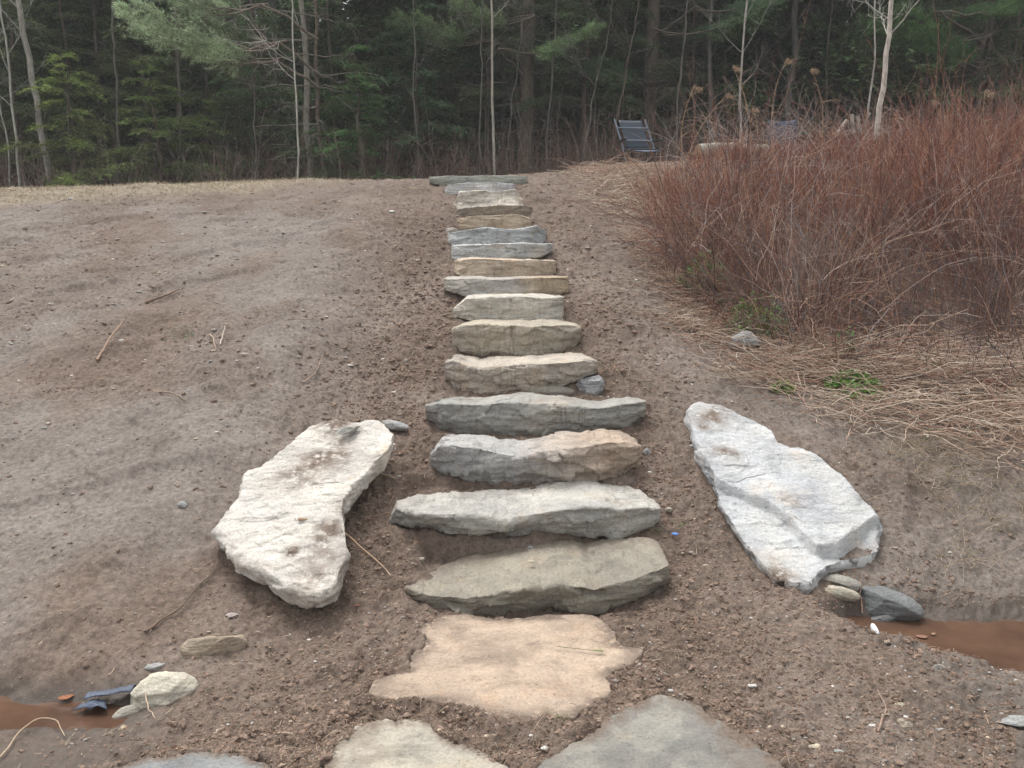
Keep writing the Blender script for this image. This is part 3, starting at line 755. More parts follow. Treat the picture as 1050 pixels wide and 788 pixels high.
def ico(sub):
    t = (1 + 5 ** .5) / 2
    v = np.array([(-1, t, 0), (1, t, 0), (-1, -t, 0), (1, -t, 0), (0, -1, t), (0, 1, t), (0, -1, -t), (0, 1, -t), (t, 0, -1), (t, 0, 1), (-t, 0, -1), (-t, 0, 1)], float)
    f = np.array([(0, 11, 5), (0, 5, 1), (0, 1, 7), (0, 7, 10), (0, 10, 11), (1, 5, 9), (5, 11, 4), (11, 10, 2), (10, 7, 6), (7, 1, 8), (3, 9, 4), (3, 4, 2), (3, 2, 6), (3, 6, 8), (3, 8, 9), (4, 9, 5), (2, 4, 11), (6, 2, 10), (8, 6, 7), (9, 8, 1)])
    v = unit(v)
    for _ in range(sub):
        e = {}; nf = []; vl = list(v)
        def mid(a, b):
            k = (min(a, b), max(a, b))
            if k not in e: e[k] = len(vl); vl.append(unit((vl[a] + vl[b]) / 2))
            return e[k]
        for a, b, c in f:
            x, y, z = mid(a, b), mid(b, c), mid(c, a); nf += [(a, x, z), (b, y, x), (c, z, y), (x, y, z)]
        v = np.array(vl); f = np.array(nf)
    return v, f
ICO = {k: ico(k) for k in (0, 1, 2, 5)}
def chip(px, py, size, tint, label, seed, name='stone', cuts=6, rz=0.0, tilt=0.0, up=0.3, cat='stone', group=None, pos=None, roundness=1.0, dirt=0.3, mat=None):
    v, f = ICO[5]; v = v.copy(); rg = np.random.default_rng(seed)
    for _ in range(cuts):
        n = unit(rg.normal(size=3) * np.array([1, 1, 0.8])); dd = rg.uniform(0.55, 0.8)
        k = v @ n; v = v - np.maximum(0, k - dd)[:, None] * n
    v = v * np.array(size) / 2
    v = v + unit(v) * (min(size) * 0.07 * fbm3(v[:, 0] / size[0] * 3, v[:, 1] / size[0] * 3, v[:, 2] / size[0] * 6, 4, seed))[:, None]
    v = v @ rotx(tilt).T @ rotz(rz).T
    p = on_ground(px, py) if pos is None else np.array(pos)
    p = p + np.array([0, 0, size[2] * (up - 0.5) + (size[2] * 0.5 if pos is not None else 0)])
    b = Buf(); b.add(v + p, f3=f, col=tint)
    o = b.obj(name, mat or MAT_ROCK, loc=p, attrs={'dirt': np.full(len(v), dirt) * sstep(0.1, -0.5, v[:, 2] / size[2])})
    return tag(o, label, cat, group)
chip(605, 399, (0.20, 0.16, 0.17), (0.36, 0.38, 0.40), 'small blue grey angular stone propped beside the cream topped step', 101, up=0.55, rz=0.3)
chip(563, 402, (0.34, 0.10, 0.08), (0.30, 0.28, 0.24), 'thin wedge stone under the right half of the cream topped step', 102, up=0.45, cuts=3)
chip(505, 403, (0.12, 0.07, 0.05), (0.24, 0.20, 0.17), 'little dark stone under the left half of the cream topped step', 103, up=0.5)
chip(496, 331, (0.22, 0.10, 0.07), (0.36, 0.33, 0.28), 'flat wedge stone under the left side of the cream step', 104, up=0.5, cuts=3)
chip(563, 329, (0.26, 0.10, 0.08), (0.33, 0.30, 0.27), 'flat wedge stone under the right side of the cream step', 105, up=0.5, cuts=3)
chip(485, 362, (0.20, 0.10, 0.05), (0.28, 0.24, 0.20), 'flat brown stone under the left end of the olive tan step', 106, up=0.5, cuts=3)
chip(462, 238, (0.16, 0.14, 0.12), (0.30, 0.26, 0.24), 'brown stone poking out left of the blue grey step', 107, up=0.45, pos=None)
chip(461, 189.5, (0.35, 0.15, 0.05), (0.33, 0.34, 0.31), 'thin greenish sliver of stone under the topmost slab', 108, up=0.6, cuts=3)
chip(765, 360, (0.26, 0.18, 0.16), (0.33, 0.345, 0.36), 'grey angular stone lying beside the thicket edge', 109, up=0.85, rz=-0.2)
pb = at_plane(358, 446, *PL)
chip(0, 0, (0.16, 0.06, 0.045), (0.38, 0.385, 0.36), 'small flat grey stone lying on top of the white boulder', 110, up=0.3, rz=0.75, pos=pb + np.array([0, 0, 0.015]), dirt=0)
chip(404, 441, (0.26, 0.075, 0.06), (0.34, 0.35, 0.36), 'grey splinter stone leaning at the upper tip of the white boulder', 111, up=0.95, rz=-0.65)
chip(459, 0, (0.1, 0.1, 0.1), (0.3, 0.3, 0.3), 'x', 112, pos=(0, -100, -100)) if False else None
chip(861, 610, (0.19, 0.07, 0.065), (0.50, 0.46, 0.37), 'pale cream elongated stone beside the blue grey rock', 113, up=0.55, rz=-0.45, cuts=4)
chip(863, 600, (0.20, 0.11, 0.07), (0.26, 0.25, 0.225), 'flat olive grey stone behind the cream elongated stone', 114, up=0.5, rz=-0.5, cuts=4)
chip(903, 620, (0.36, 0.22, 0.15), (0.155, 0.17, 0.18), 'dark blue grey rock at the tip of the right puddle', 115, up=0.42, rz=-0.5, cuts=5)
chip(905, 634, (0.22, 0.12, 0.10), (0.13, 0.14, 0.15), 'low dark wet rock under the blue grey rock at the water', 116, up=0.35, rz=-0.1, cuts=4)
chip(170, 712, (0.235, 0.17, 0.15), (0.56, 0.53, 0.45), 'rounded cream stone beside the blue plastic scrap', 117, up=0.50, cuts=0, rz=0.15, mat=MAT_BOULDER)
chip(133, 732, (0.125, 0.055, 0.06), (0.46, 0.43, 0.37), 'small tapering stone leaning against the rounded cream stone', 118, up=0.45, rz=0.5, cuts=2)
chip(219, 666, (0.26, 0.13, 0.15), (0.37, 0.30, 0.22), 'tan ridged stone half buried behind the rounded cream stone', 119, up=0.52, rz=0.45, cuts=5)
chip(238, 633, (0.06, 0.04, 0.02), (0.42, 0.36, 0.36), 'flat pinkish stone chip above the tan ridged stone', 120, up=0.5)
chip(158, 683, (0.10, 0.05, 0.03), (0.34, 0.34, 0.34), 'flat grey stone chip between the tan and the cream stones', 1201, up=0.3)
chip(126, 748, (0.045, 0.035, 0.02), (0.35, 0.28, 0.2), 'flat brown pebble in front of the small tapering stone', 121, up=0.6)
chip(926, 745, (0.065, 0.05, 0.035), (0.40, 0.35, 0.28), 'largest buff pebble on the dirt, lower right', 122, up=0.5)
chip(922, 725, (0.04, 0.03, 0.018), (0.46, 0.41, 0.33), 'cream chip just above the largest buff pebble', 123, up=0.6)
chip(835, 767, (0.042, 0.03, 0.012), (0.52, 0.46, 0.36), 'bright cream chip near the right corner of the mottled grey slab', 124, up=0.7)
chip(859, 773, (0.04, 0.022, 0.012), (0.36, 0.38, 0.37), 'thin greenish grey chip right of the bright cream chip', 125, up=0.7)
chip(1044, 741, (0.17, 0.06, 0.03), (0.30, 0.32, 0.33), 'pale bluish stone half buried at the right edge', 126, up=0.5)
chip(962, 686, (0.06, 0.04, 0.03), (0.27, 0.26, 0.24), 'smooth grey brown pebble in front of the right puddle', 127, up=0.5)
chip(910, 660, (0.03, 0.022, 0.018), (0.46, 0.38, 0.29), 'tiny buff pebble by the white plastic bit', 128, up=0.7)
chip(686, 525, (0.045, 0.035, 0.03), (0.46, 0.42, 0.34), 'cream pebble at the right end of the wide pale step', 129, up=0.7)
chip(187, 519, (0.05, 0.04, 0.035), (0.38, 0.40, 0.41), 'pale round pebble on the soil left of the white boulder', 130, up=0.6)
chip(228, 435, (0.09, 0.07, 0.05), (0.25, 0.23, 0.21), 'dull brown stone sunk in soil above the white boulder', 131, up=0.35)
chip(251, 364, (0.06, 0.035, 0.02), (0.45, 0.41, 0.35), 'pale flat chip on the bare bank beside short twigs', 132, up=0.7)
chip(663, 468, (0.05, 0.05, 0.07), (0.22, 0.23, 0.25), 'dark little stone against the end of the orange faced step', 133, up=0.6)
for i, (px, py, lab) in enumerate([(432, 575, 'tan chip left of the lowest step'), (544, 577, 'white quartz chip lying on the lowest step'), (544, 563, 'grey pebble at the back of the lowest step')]):
    if i == 0: chip(px, py, (0.045, 0.025, 0.02), (0.38, 0.34, 0.27), lab, 140 + i, up=0.8)
    else:
        q_ = at_z(px, py, 0.155); chip(0, 0, (0.035, 0.022, 0.014) if i == 1 else (0.025, 0.02, 0.02), (0.62, 0.56, 0.44) if i == 1 else (0.3, 0.32, 0.34), lab, 140 + i, up=0.35, pos=q_, dirt=0)

# ================================================================== scraps by the ditch
def scrap():
    p = on_ground(114, 727); p[2] = -0.045
    t = empty('plastic_scrap', p, 0.0, 'crumpled blue plastic pipe scrap by the left puddle', 'plastic scrap'); t.scale = (0.85, 0.85, 0.75)
    b = Buf()
    s = np.linspace(0, 1, 24); a = np.linspace(-0.2, 2.3, 14)
    SS, AA = np.meshgrid(s, a)
    r = 0.030 + 0.003 * np.sin(SS * 60)
    X = -0.10 + 0.19 * SS; Y = r * np.cos(AA) + 0.03 * SS; Z = 0.015 + r * np.sin(AA) + 0.02 * SS + 0.006 * vnoise2(SS * 4, AA * 2, 3)
    for off in (0, -0.003):
        pass
    idx = np.arange(24 * 14).reshape(14, 24); q = np.stack([idx[:-1, :-1], idx[:-1, 1:], idx[1:, 1:], idx[1:, :-1]], -1).reshape(-1, 4)
    b.add(np.stack([X, Y, Z], -1).reshape(-1, 3), f4=q, col=(0.075, 0.09, 0.125))
    o = b.obj('pipe_shell', MAT_PLASTIC, parent=t); md = o.modifiers.new('thick', 'SOLIDIFY'); md.thickness = 0.003
    b = Buf(); U, Vv = np.meshgrid(np.linspace(-1, 1, 14), np.linspace(-1, 1, 12))
    X = -0.055 + 0.055 * U * (1 - 0.35 * Vv); Y = -0.035 + 0.03 * Vv; Z = 0.012 + 0.018 * (1 - U ** 2) + 0.010 * fbm2(U * 2, Vv * 2, 3, 5)
    idx = np.arange(14 * 12).reshape(12, 14); q = np.stack([idx[:-1, :-1], idx[:-1, 1:], idx[1:, 1:], idx[1:, :-1]], -1).reshape(-1, 4)
    b.add(np.stack([X, Y, Z], -1).reshape(-1, 3), f4=q, col=(0.065, 0.08, 0.115))
    o = b.obj('torn_flap', MAT_PLASTIC, parent=t); md = o.modifiers.new('thick', 'SOLIDIFY'); md.thickness = 0.003
scrap()
def small_disc(px, py, lab, col, size, rz, tilt, cat):
    p = on_ground(px, py); b = Buf(); v, f = ICO[2]
    v = v * np.array(size) / 2; v = v @ rotx(tilt).T @ rotz(rz).T; b.add(v, f3=f, col=col)
    o = b.obj(cat.replace(' ', '_'), MAT_PLASTIC); o.location = p + np.array([0, 0, 0.014]); tag(o, lab, cat)
small_disc(897, 651, 'white oval plastic bit at the edge of the right puddle', (0.80, 0.82, 0.85), (0.026, 0.065, 0.03), 0.35, 0.9, 'plastic bit')
small_disc(692, 551, 'tiny bright blue plastic bit right of the pale step', (0.12, 0.25, 0.65), (0.035, 0.018, 0.012), -0.2, 0.1, 'plastic bit')

def deadleaf(px, py, size, rz, lab, col=(0.30, 0.13, 0.07), z=None, grp='fallen leaves by the puddles'):
    p = on_ground(px, py) if z is None else at_z(px, py, z)
    n = 10; b = Buf(); T = np.linspace(-1, 1, n)
    wd = np.array([0.05, 0.4, 0.55, 0.9, 0.6, 1.0, 0.7, 0.75, 0.35, 0.03]) * size * 0.32
    V = []
    for i, t in enumerate(T):
        c = 0.25 * size * (t ** 2) * 0.3
        V += [(t * size / 2, -wd[i], c + 0.15 * wd[i]), (t * size / 2, 0, c), (t * size / 2, wd[i], c + 0.2 * wd[i])]
    V = np.array(V) @ rotz(rz).T; q = []
    for i in range(n - 1):
        for k in range(2): a = i * 3 + k; q.append([a, a + 3, a + 4, a + 1])
    b.add(V, f4=q, col=col); o = b.obj('dead_leaf', MAT_DEADLEAF); o.location = p + np.array([0, 0, 0.008])
    md = o.modifiers.new('thick', 'SOLIDIFY'); md.thickness = 0.0012
    return tag(o, lab, 'leaf', grp)
deadleaf(68, 720, 0.055, 0.4, 'orange brown leaf lying behind the left puddle')
deadleaf(80, 733, 0.035, -0.3, 'small pale leaf at the near edge of the left puddle', (0.42, 0.25, 0.15))
deadleaf(912, 648, 0.07, -0.4, 'tan leaf at the tip of the right puddle', (0.45, 0.27, 0.17))
deadleaf(945, 655, 0.05, -0.1, 'reddish leaf floating on the right puddle', (0.26, 0.14, 0.10), z=-0.088)
deadleaf(957, 652, 0.03, 0.7, 'small orange leaf floating next to the reddish leaf', (0.28, 0.17, 0.11), z=-0.088)
deadleaf(368, 622, 0.05, 1.2, 'rust red leaf below the white boulder', (0.33, 0.13, 0.09))

# ================================================================== sticks
def stick(pts, r, col, label, name='stick', lift=0.012, group='loose sticks on the soil'):
    W = np.array([on_ground(*p[:2]) + np.array([0, 0, lift + (p[2] if len(p) > 2 else 0)]) for p in pts])
    n = 24; t = np.linspace(0, 1, len(W)); tt = np.linspace(0, 1, n)
    P = np.stack([np.interp(tt, t, W[:, k]) for k in range(3)], 1)
    for _ in range(2): P[1:-1] = (P[:-2] + P[1:-1] + P[2:]) / 3
    P += 0.004 * np.stack([vnoise2(tt * 9, tt * 0 + k, int(px_seed(pts) + k)) for k in range(3)], 1)
    R = r * (1 - 0.55 * tt) * (1 + 0.2 * vnoise2(tt * 12, tt * 0, 3))
    b = Buf(); add_tubes(b, P, R[None], 6, col); o = b.obj(name, MAT_STEM, loc=P[0]); return tag(o, label, 'stick', group)
def px_seed(p): return int(p[0][0] * 7 + p[0][1])
stick([(100, 372), (113, 355, .03), (126, 339, .05)], 0.009, (0.32, 0.22, 0.16), 'splintered orange tan stick standing out on the left bank')
stick([(82, 388), (92, 384, .03), (102, 369)], 0.010, (0.36, 0.27, 0.2), 'short split piece at the foot of the orange tan stick') if False else None
stick([(150, 312), (168, 308, .02), (183, 300, .01)], 0.013, (0.20, 0.14, 0.10), 'dark bent root piece on the upper left bank')
stick([(215, 345), (219, 352, .02), (222, 361)], 0.006, (0.33, 0.24, 0.17), 'short tan twig left of the paler upright twig')
stick([(226, 356), (231, 340, .03)], 0.006, (0.40, 0.33, 0.27), 'thin grey twig beside the short tan twig')
stick([(157, 404), (175, 406, .01), (193, 414)], 0.006, (0.27, 0.2, 0.14), 'tan twig above the white boulder, far to its left')
stick([(310, 395), (324, 388, .02), (332, 370, .03)], 0.005, (0.30, 0.22, 0.16), 'forked tan twig on the bank above the white boulder')
stick([(308, 577, .20), (340, 568, .16), (365, 567, .04), (385, 576), (400, 592)], 0.006, (0.40, 0.28, 0.19), 'long thin curved root at the lower right side of the white boulder', lift=0.01)
stick([(380, 487), (392, 490, .01), (405, 495)], 0.006, (0.42, 0.32, 0.22), 'straight tan twig by the right side of the white boulder')
stick([(150, 652), (165, 640), (183, 630), (205, 603, .01), (220, 590)], 0.005, (0.13, 0.09, 0.065), 'long dark twig on the mud below the white boulder')
stick([(2, 783), (20, 758, .02), (40, 748, .03), (58, 748, .025), (66, 758)], 0.003, (0.40, 0.31, 0.21), 'arched pale stalk at the lower left corner')
stick([(320, 485), (345, 478)], 0.005, (0.3, 0.2, 0.15), 'x') if False else None
stick([(884, 632), (881, 616, .02), (882, 608, .05)], 0.004, (0.36, 0.25, 0.18), 'thin twig standing between cream stone and blue grey rock')
stick([(900, 755), (908, 735, .01), (900, 712)], 0.0035, (0.28, 0.2, 0.15), 'thin curved twig beside the largest buff pebble')
stick([(770, 385), (790, 365, .03), (815, 338, .06)], 0.008, (0.36, 0.22, 0.16), 'reddish stick leaning near the grey angular stone')
stick([(150, 718, .06), (153, 735, .02), (163, 745)], 0.003, (0.42, 0.32, 0.24), 'thin pale root hanging off the rounded cream stone')

# ================================================================== loose soil, straw bits, pebbles (nobody could count them)
def scatter(n, dens, y0=1.9, y1=11, umax=0.72, seed=0, power=0.5):
    rg = np.random.default_rng(seed)
    y = y0 * (y1 / y0) ** (rg.random(n) ** 1.0); u = rg.uniform(-umax, umax, n); x = u * y
    k = rg.random(n) < dens(x, y); return x[k], y[k], rg
def offstep(x, y):
    ok = np.ones(len(x), bool)
    for P in OCC: ok &= sdist(P, x, y) > -0.01
    return ok
OCC = [np.array([at_z(a, b_, 0.02)[:2] for a, b_ in pl]) for pl in (
    [(386, 710), (430, 650), (480, 632), (600, 632), (640, 668), (620, 700), (580, 730), (500, 730)],
    [(345, 764), (406, 740), (444, 744), (470, 768), (500, 800), (430, 850), (350, 800)],
    [(580, 780), (677, 717), (740, 745), (790, 790), (700, 850), (600, 850)])]
def on_stair(x, y):
    m = np.zeros(len(x), bool)
    for (a, b_, yf, zt) in STEPX: m |= (x > a + 0.03) & (x < b_ - 0.03) & (y > yf - 0.01) & (y < yf + 0.40)
    return m
def clods():
    b = Buf(); v0, f0 = ICO[0]
    x, y, rg = scatter(300000, lambda x, y: 0.03 + 0.95 * rough(x, y) ** 1.3 * sstep(10.5, 5.5, y) * (1 - .8 * sstep(-0.9, -1.7, x)) * (0.35 + 0.65 * sstep(-0.3, 0.4, fbm2(x * 3, y * 3, 3, 12))), seed=3)
    k = ~on_stair(x, y) & offstep(x, y) & (h_smooth(x, y) > -0.03) & (in_thicket(x, y) < 0.5); x, y = x[k], y[k]
    n = len(x); s = np.clip(rg.lognormal(math.log(0.0036), 0.62, n), 0.002, 0.017) * np.clip(y / 4.5, 0.8, 1.35)
    z = h_fine(x, y) + s * 0.05
    A = rg.uniform(0, 6.28, n); sx = s * rg.uniform(.8, 1.5, n); sy = s * rg.uniform(.7, 1.2, n); sz = s * rg.uniform(.5, .9, n)
    jit = 1 + 0.28 * rg.normal(size=(n, len(v0), 1))
    V = v0[None] * jit * np.stack([sx, sy, sz], 1)[:, None]
    c, s_ = np.cos(A)[:, None], np.sin(A)[:, None]
    V = np.stack([V[..., 0] * c - V[..., 1] * s_, V[..., 0] * s_ + V[..., 1] * c, V[..., 2]], -1) + np.stack([x, y, z], 1)[:, None]
    F_ = (f0[None] + (np.arange(n) * len(v0))[:, None, None]).reshape(-1, 3)
    g = rg.uniform(0.8, 1.5, n)[:, None] * np.array([[0.158, 0.114, 0.088]]); g = np.repeat(g, len(v0), 0)
    b.add(V.reshape(-1, 3), f3=F_, col=g); o = b.obj('soil_crumbs', MAT_CLOD, smooth=False)
    tag(o, 'loose crumbs of dug brown soil', kind='stuff')
clods()
def pebbles():
    b = Buf(); v0, f0 = ICO[1]
    x, y, rg = scatter(5200, lambda x, y: 0.18 + 0.35 * rough(x, y), seed=5)
    k = ~on_stair(x, y) & offstep(x, y) & (in_thicket(x, y) < 0.3); x, y = x[k], y[k]
    n = len(x); s = np.clip(rg.lognormal(math.log(0.0042), 0.45, n), 0.002, 0.015) * np.clip(y / 4, 0.8, 2.2)
    z = h_fine(x, y) + s * 0.25; jit = 1 + 0.16 * rg.normal(size=(n, len(v0), 1))
    V = v0[None] * jit * (s[:, None] * np.stack([rg.uniform(.9, 1.6, n), rg.uniform(.7, 1.1, n), rg.uniform(.4, .8, n)], 1))[:, None] + np.stack([x, y, z], 1)[:, None]
    F_ = (f0[None] + (np.arange(n) * len(v0))[:, None, None]).reshape(-1, 3)
    pal = np.array([(0.5, 0.48, 0.45), (0.36, 0.34, 0.31), (0.45, 0.37, 0.28), (0.28, 0.27, 0.25), (0.60, 0.58, 0.54), (0.26, 0.22, 0.19)])
    c = np.repeat(pal[rg.choice(6, n, p=[.15, .25, .15, .15, .08, .22])], len(v0), 0)
    b.add(V.reshape(-1, 3), f3=F_, col=c); tag(b.obj('gravel_bits', MAT_PEB), 'scattered small gravel on the soil', kind='stuff')
pebbles()
def litter_bits():
    b = Buf()
    def dens(x, y):
        d = 0.10 + 0.55 * rough(x, y)
        right = sstep(1.1, 1.5, x) * sstep(4.0, 4.4, y) * sstep(8, 6, y)
        crest = sstep(0.3, 0.9, x) * sstep(8.0, 9.2, y)
        return np.clip(d + 0.6 * right + 0.8 * crest, 0, 1)
    x, y, rg = scatter(85000, dens, seed=8, y1=12.5); k = ~on_stair(x, y) & offstep(x, y) & (h_smooth(x, y) > -0.04); x, y = x[k], y[k]
    n = len(x); L = rg.lognormal(math.log(0.019), 0.6, n) * np.clip(y / 4.5, 0.7, 1.8); A = rg.uniform(0, np.pi, n)
    t = np.linspace(-0.5, 0.5, 4); bend = rg.normal(size=n) * 0.25
    X = x[:, None] + L[:, None] * (np.cos(A)[:, None] * t - np.sin(A)[:, None] * bend[:, None] * (t ** 2))
    Y = y[:, None] + L[:, None] * (np.sin(A)[:, None] * t + np.cos(A)[:, None] * bend[:, None] * (t ** 2))
    Z = h_fine(X.ravel(), Y.ravel()).reshape(X.shape); Z = Z * 0.3 + 0.7 * Z.max(1, keepdims=True) + 0.004 + rg.random((n, 1)) * 0.006 + rg.normal(size=(n, 1)) * t * L[:, None] * 0.15
    pal = np.array([(0.36, 0.27, 0.19), (0.26, 0.18, 0.13), (0.13, 0.09, 0.065), (0.45, 0.37, 0.27), (0.30, 0.17, 0.11)])
    c = pal[rg.choice(5, n, p=[.25, .27, .24, .10, .14])]
    R = np.clip(rg.lognormal(math.log(0.0009), 0.4, n), 0.0005, 0.003) * np.clip(y / 4, 0.8, 2.5)
    add_tubes(b, np.stack([X, Y, Z], -1), np.repeat(R[:, None], 4, 1), 3, c)
    tag(b.obj('plant_litter', MAT_STEM), 'fine broken roots and straw bits on the soil', kind='stuff')
litter_bits()

# ================================================================== dry straw and turf
def curved(x, y, z, rg, L, lean_dir, lean, n=6, droop=0.3, wob=0.06):
    """stems: start points, length L, lean direction angle, lean amount(0 up..1 flat)"""
    S = len(x); t = np.linspace(0, 1, n)[None]
    ang = lean[:, None] * (1.0 + droop * t) * (np.pi / 2)
    ds = L[:, None] / (n - 1)
    dx = np.sin(ang) * np.cos(lean_dir)[:, None]; dy = np.sin(ang) * np.sin(lean_dir)[:, None]; dz = np.cos(ang)
    P = np.stack([np.cumsum(dx * ds, 1) - dx[:, :1] * ds, np.cumsum(dy * ds, 1) - dy[:, :1] * ds, np.cumsum(dz * ds, 1) - dz[:, :1] * ds], -1)
    W = np.cumsum(rg.normal(size=(S, n, 3)), 1) * (wob * L[:, None, None] / n); W -= W[:, :1]
    return P + W + np.stack([x, y, z], 1)[:, None]
def turf():
    b = Buf(); rg = np.random.default_rng(15)
    n = 60000; y = rg.uniform(9.0, 15.5, n); x = rg.uniform(-13, -1.6, n)
    d = sstep(9.2, 9.9, y + 0.35 * fbm2(x * 0.8, y, 3, 55) + 0.25 * (-x - 4)) * sstep(-1.5, -3.2, x)
    k = rg.random(n) < d; x, y = x[k], y[k]; n = len(x)
    B = np.stack([x, y, h_fine(x, y) - 0.003], 1); L = rg.uniform(0.03, 0.075, n)
    D = unit(rg.normal(size=(n, 3)) * np.array([1, 1, 0.3]) + np.array([0, 0, 0.9])) * L[:, None]
    W = unit(np.cross(D, rg.normal(size=(n, 3)))) * 0.0035
    pal = np.array([(0.41, 0.345, 0.25), (0.34, 0.275, 0.19), (0.45, 0.39, 0.29), (0.22, 0.21, 0.12)])
    slivers(b, B, D, W, pal[rg.choice(4, n, p=[.35, .3, .25, .1])])
    tag(b.obj('dead_grass', MAT_STRAW), 'strip of short straw coloured dead grass on the left crest', kind='stuff')
turf()
def straw():
    b = Buf(); rg = np.random.default_rng(16)
    # matted fallen stalks: front of thicket, and by the crest
    regs = [(7000, 1.75, 4.6, 4.1, 5.9, 0.30), (1500, 1.15, 1.9, 6.0, 8.2, 0.22), (3800, 0.75, 2.6, 8.6, 11.2, 0.25), (1600, 1.3, 2.4, 5.2, 6.6, 0.25)]
    for n, x0, x1, y0, y1, Lm in regs:
        x = rg.uniform(x0, x1, n); y = rg.uniform(y0, y1, n)
        s = sdist(THICK, x, y)
        den = sstep(0.95, 0.1, s + 0.25 * fbm2(x * 2, y * 2, 3, 31)) * (0.35 + 0.65 * sstep(-0.4, 0.3, fbm2(x * 2.5, y * 2.5, 3, 33)))
        if y0 > 8: den = np.maximum(den, 0.6 * sstep(0.6, 1.4, x))
        k = rg.random(n) < den; x, y = x[k], y[k]; m = len(x)
        L = Lm * rg.lognormal(0, 0.45, m)
        P = curved(x, y, h(x, y) + rg.uniform(0, 0.05, m), rg, L, rg.uniform(0, 6.28, m), rg.uniform(0.75, 1.02, m), 6, 0.08, 0.25)
        g = h(P[..., 0].ravel(), P[..., 1].ravel()).reshape(P.shape[:2]); P[..., 2] = np.maximum(P[..., 2], g + 0.006)
        pal = np.array([(0.58, 0.44, 0.34), (0.64, 0.53, 0.42), (0.38, 0.26, 0.19), (0.68, 0.59, 0.49), (0.46, 0.28, 0.21)])
        add_tubes(b, P, (0.0022 * rg.uniform(.6, 1.5, m))[:, None] * np.linspace(1, .5, 6)[None] * (1.2 if y0 < 8 else 1.5), 3, pal[rg.choice(5, m, p=[.3, .22, .2, .13, .15])])
    n = 2600; x = rg.uniform(1.7, 3.4, n); y = rg.uniform(3.55, 4.6, n); cg = fbm2(x * 3, y * 3, 3, 133); k = (rg.random(n) < sstep(-0.1, 0.45, cg + 0.25 * sstep(2.0, 2.6, x))) & (sdist(WR, x, y) > 0.05); x, y = x[k], y[k]; m = len(x)
    P = curved(x, y, h(x, y), rg, 0.09 * rg.lognormal(0, 0.5, m), rg.uniform(0, 6.28, m), rg.uniform(0.3, 1.0, m), 6, 0.4, 0.2); g = h(P[..., 0].ravel(), P[..., 1].ravel()).reshape(P.shape[:2]); P[..., 2] = np.maximum(P[..., 2], g + 0.003)
    add_tubes(b, P, (0.0013 * rg.uniform(.6, 1.4, m))[:, None] * np.linspace(1, .5, 6)[None], 3, np.array([(0.40, .31, .22), (0.30, .22, .15), (0.22, .22, .10), (0.48, .40, .30)])[rg.choice(4, m, p=[.35, .3, .15, .2])])
    # fallen dead leaves among the straw
    n = 1500; x = rg.uniform(1.4, 4.3, n); y = rg.uniform(4.4, 7, n); k = sdist(THICK, x, y) < 0.35; x, y = x[k], y[k]; n = len(x)
    C = np.stack([x, y, h(x, y) + rg.uniform(0.01, 0.05, n)], 1); D = unit(rg.normal(size=(n, 3)) * np.array([1, 1, .4])) * 0.02; W = unit(np.cross(D, rg.normal(size=(n, 3)))) * 0.012
    leaves(b, C, D, W, np.array([(0.36, 0.24, 0.16), (0.28, 0.16, 0.10), (0.42, 0.32, 0.24)])[rg.choice(3, n)])
    tag(b.obj('straw_mat', MAT_STRAW), 'matted fallen straw stalks around the thicket', kind='stuff')
straw()

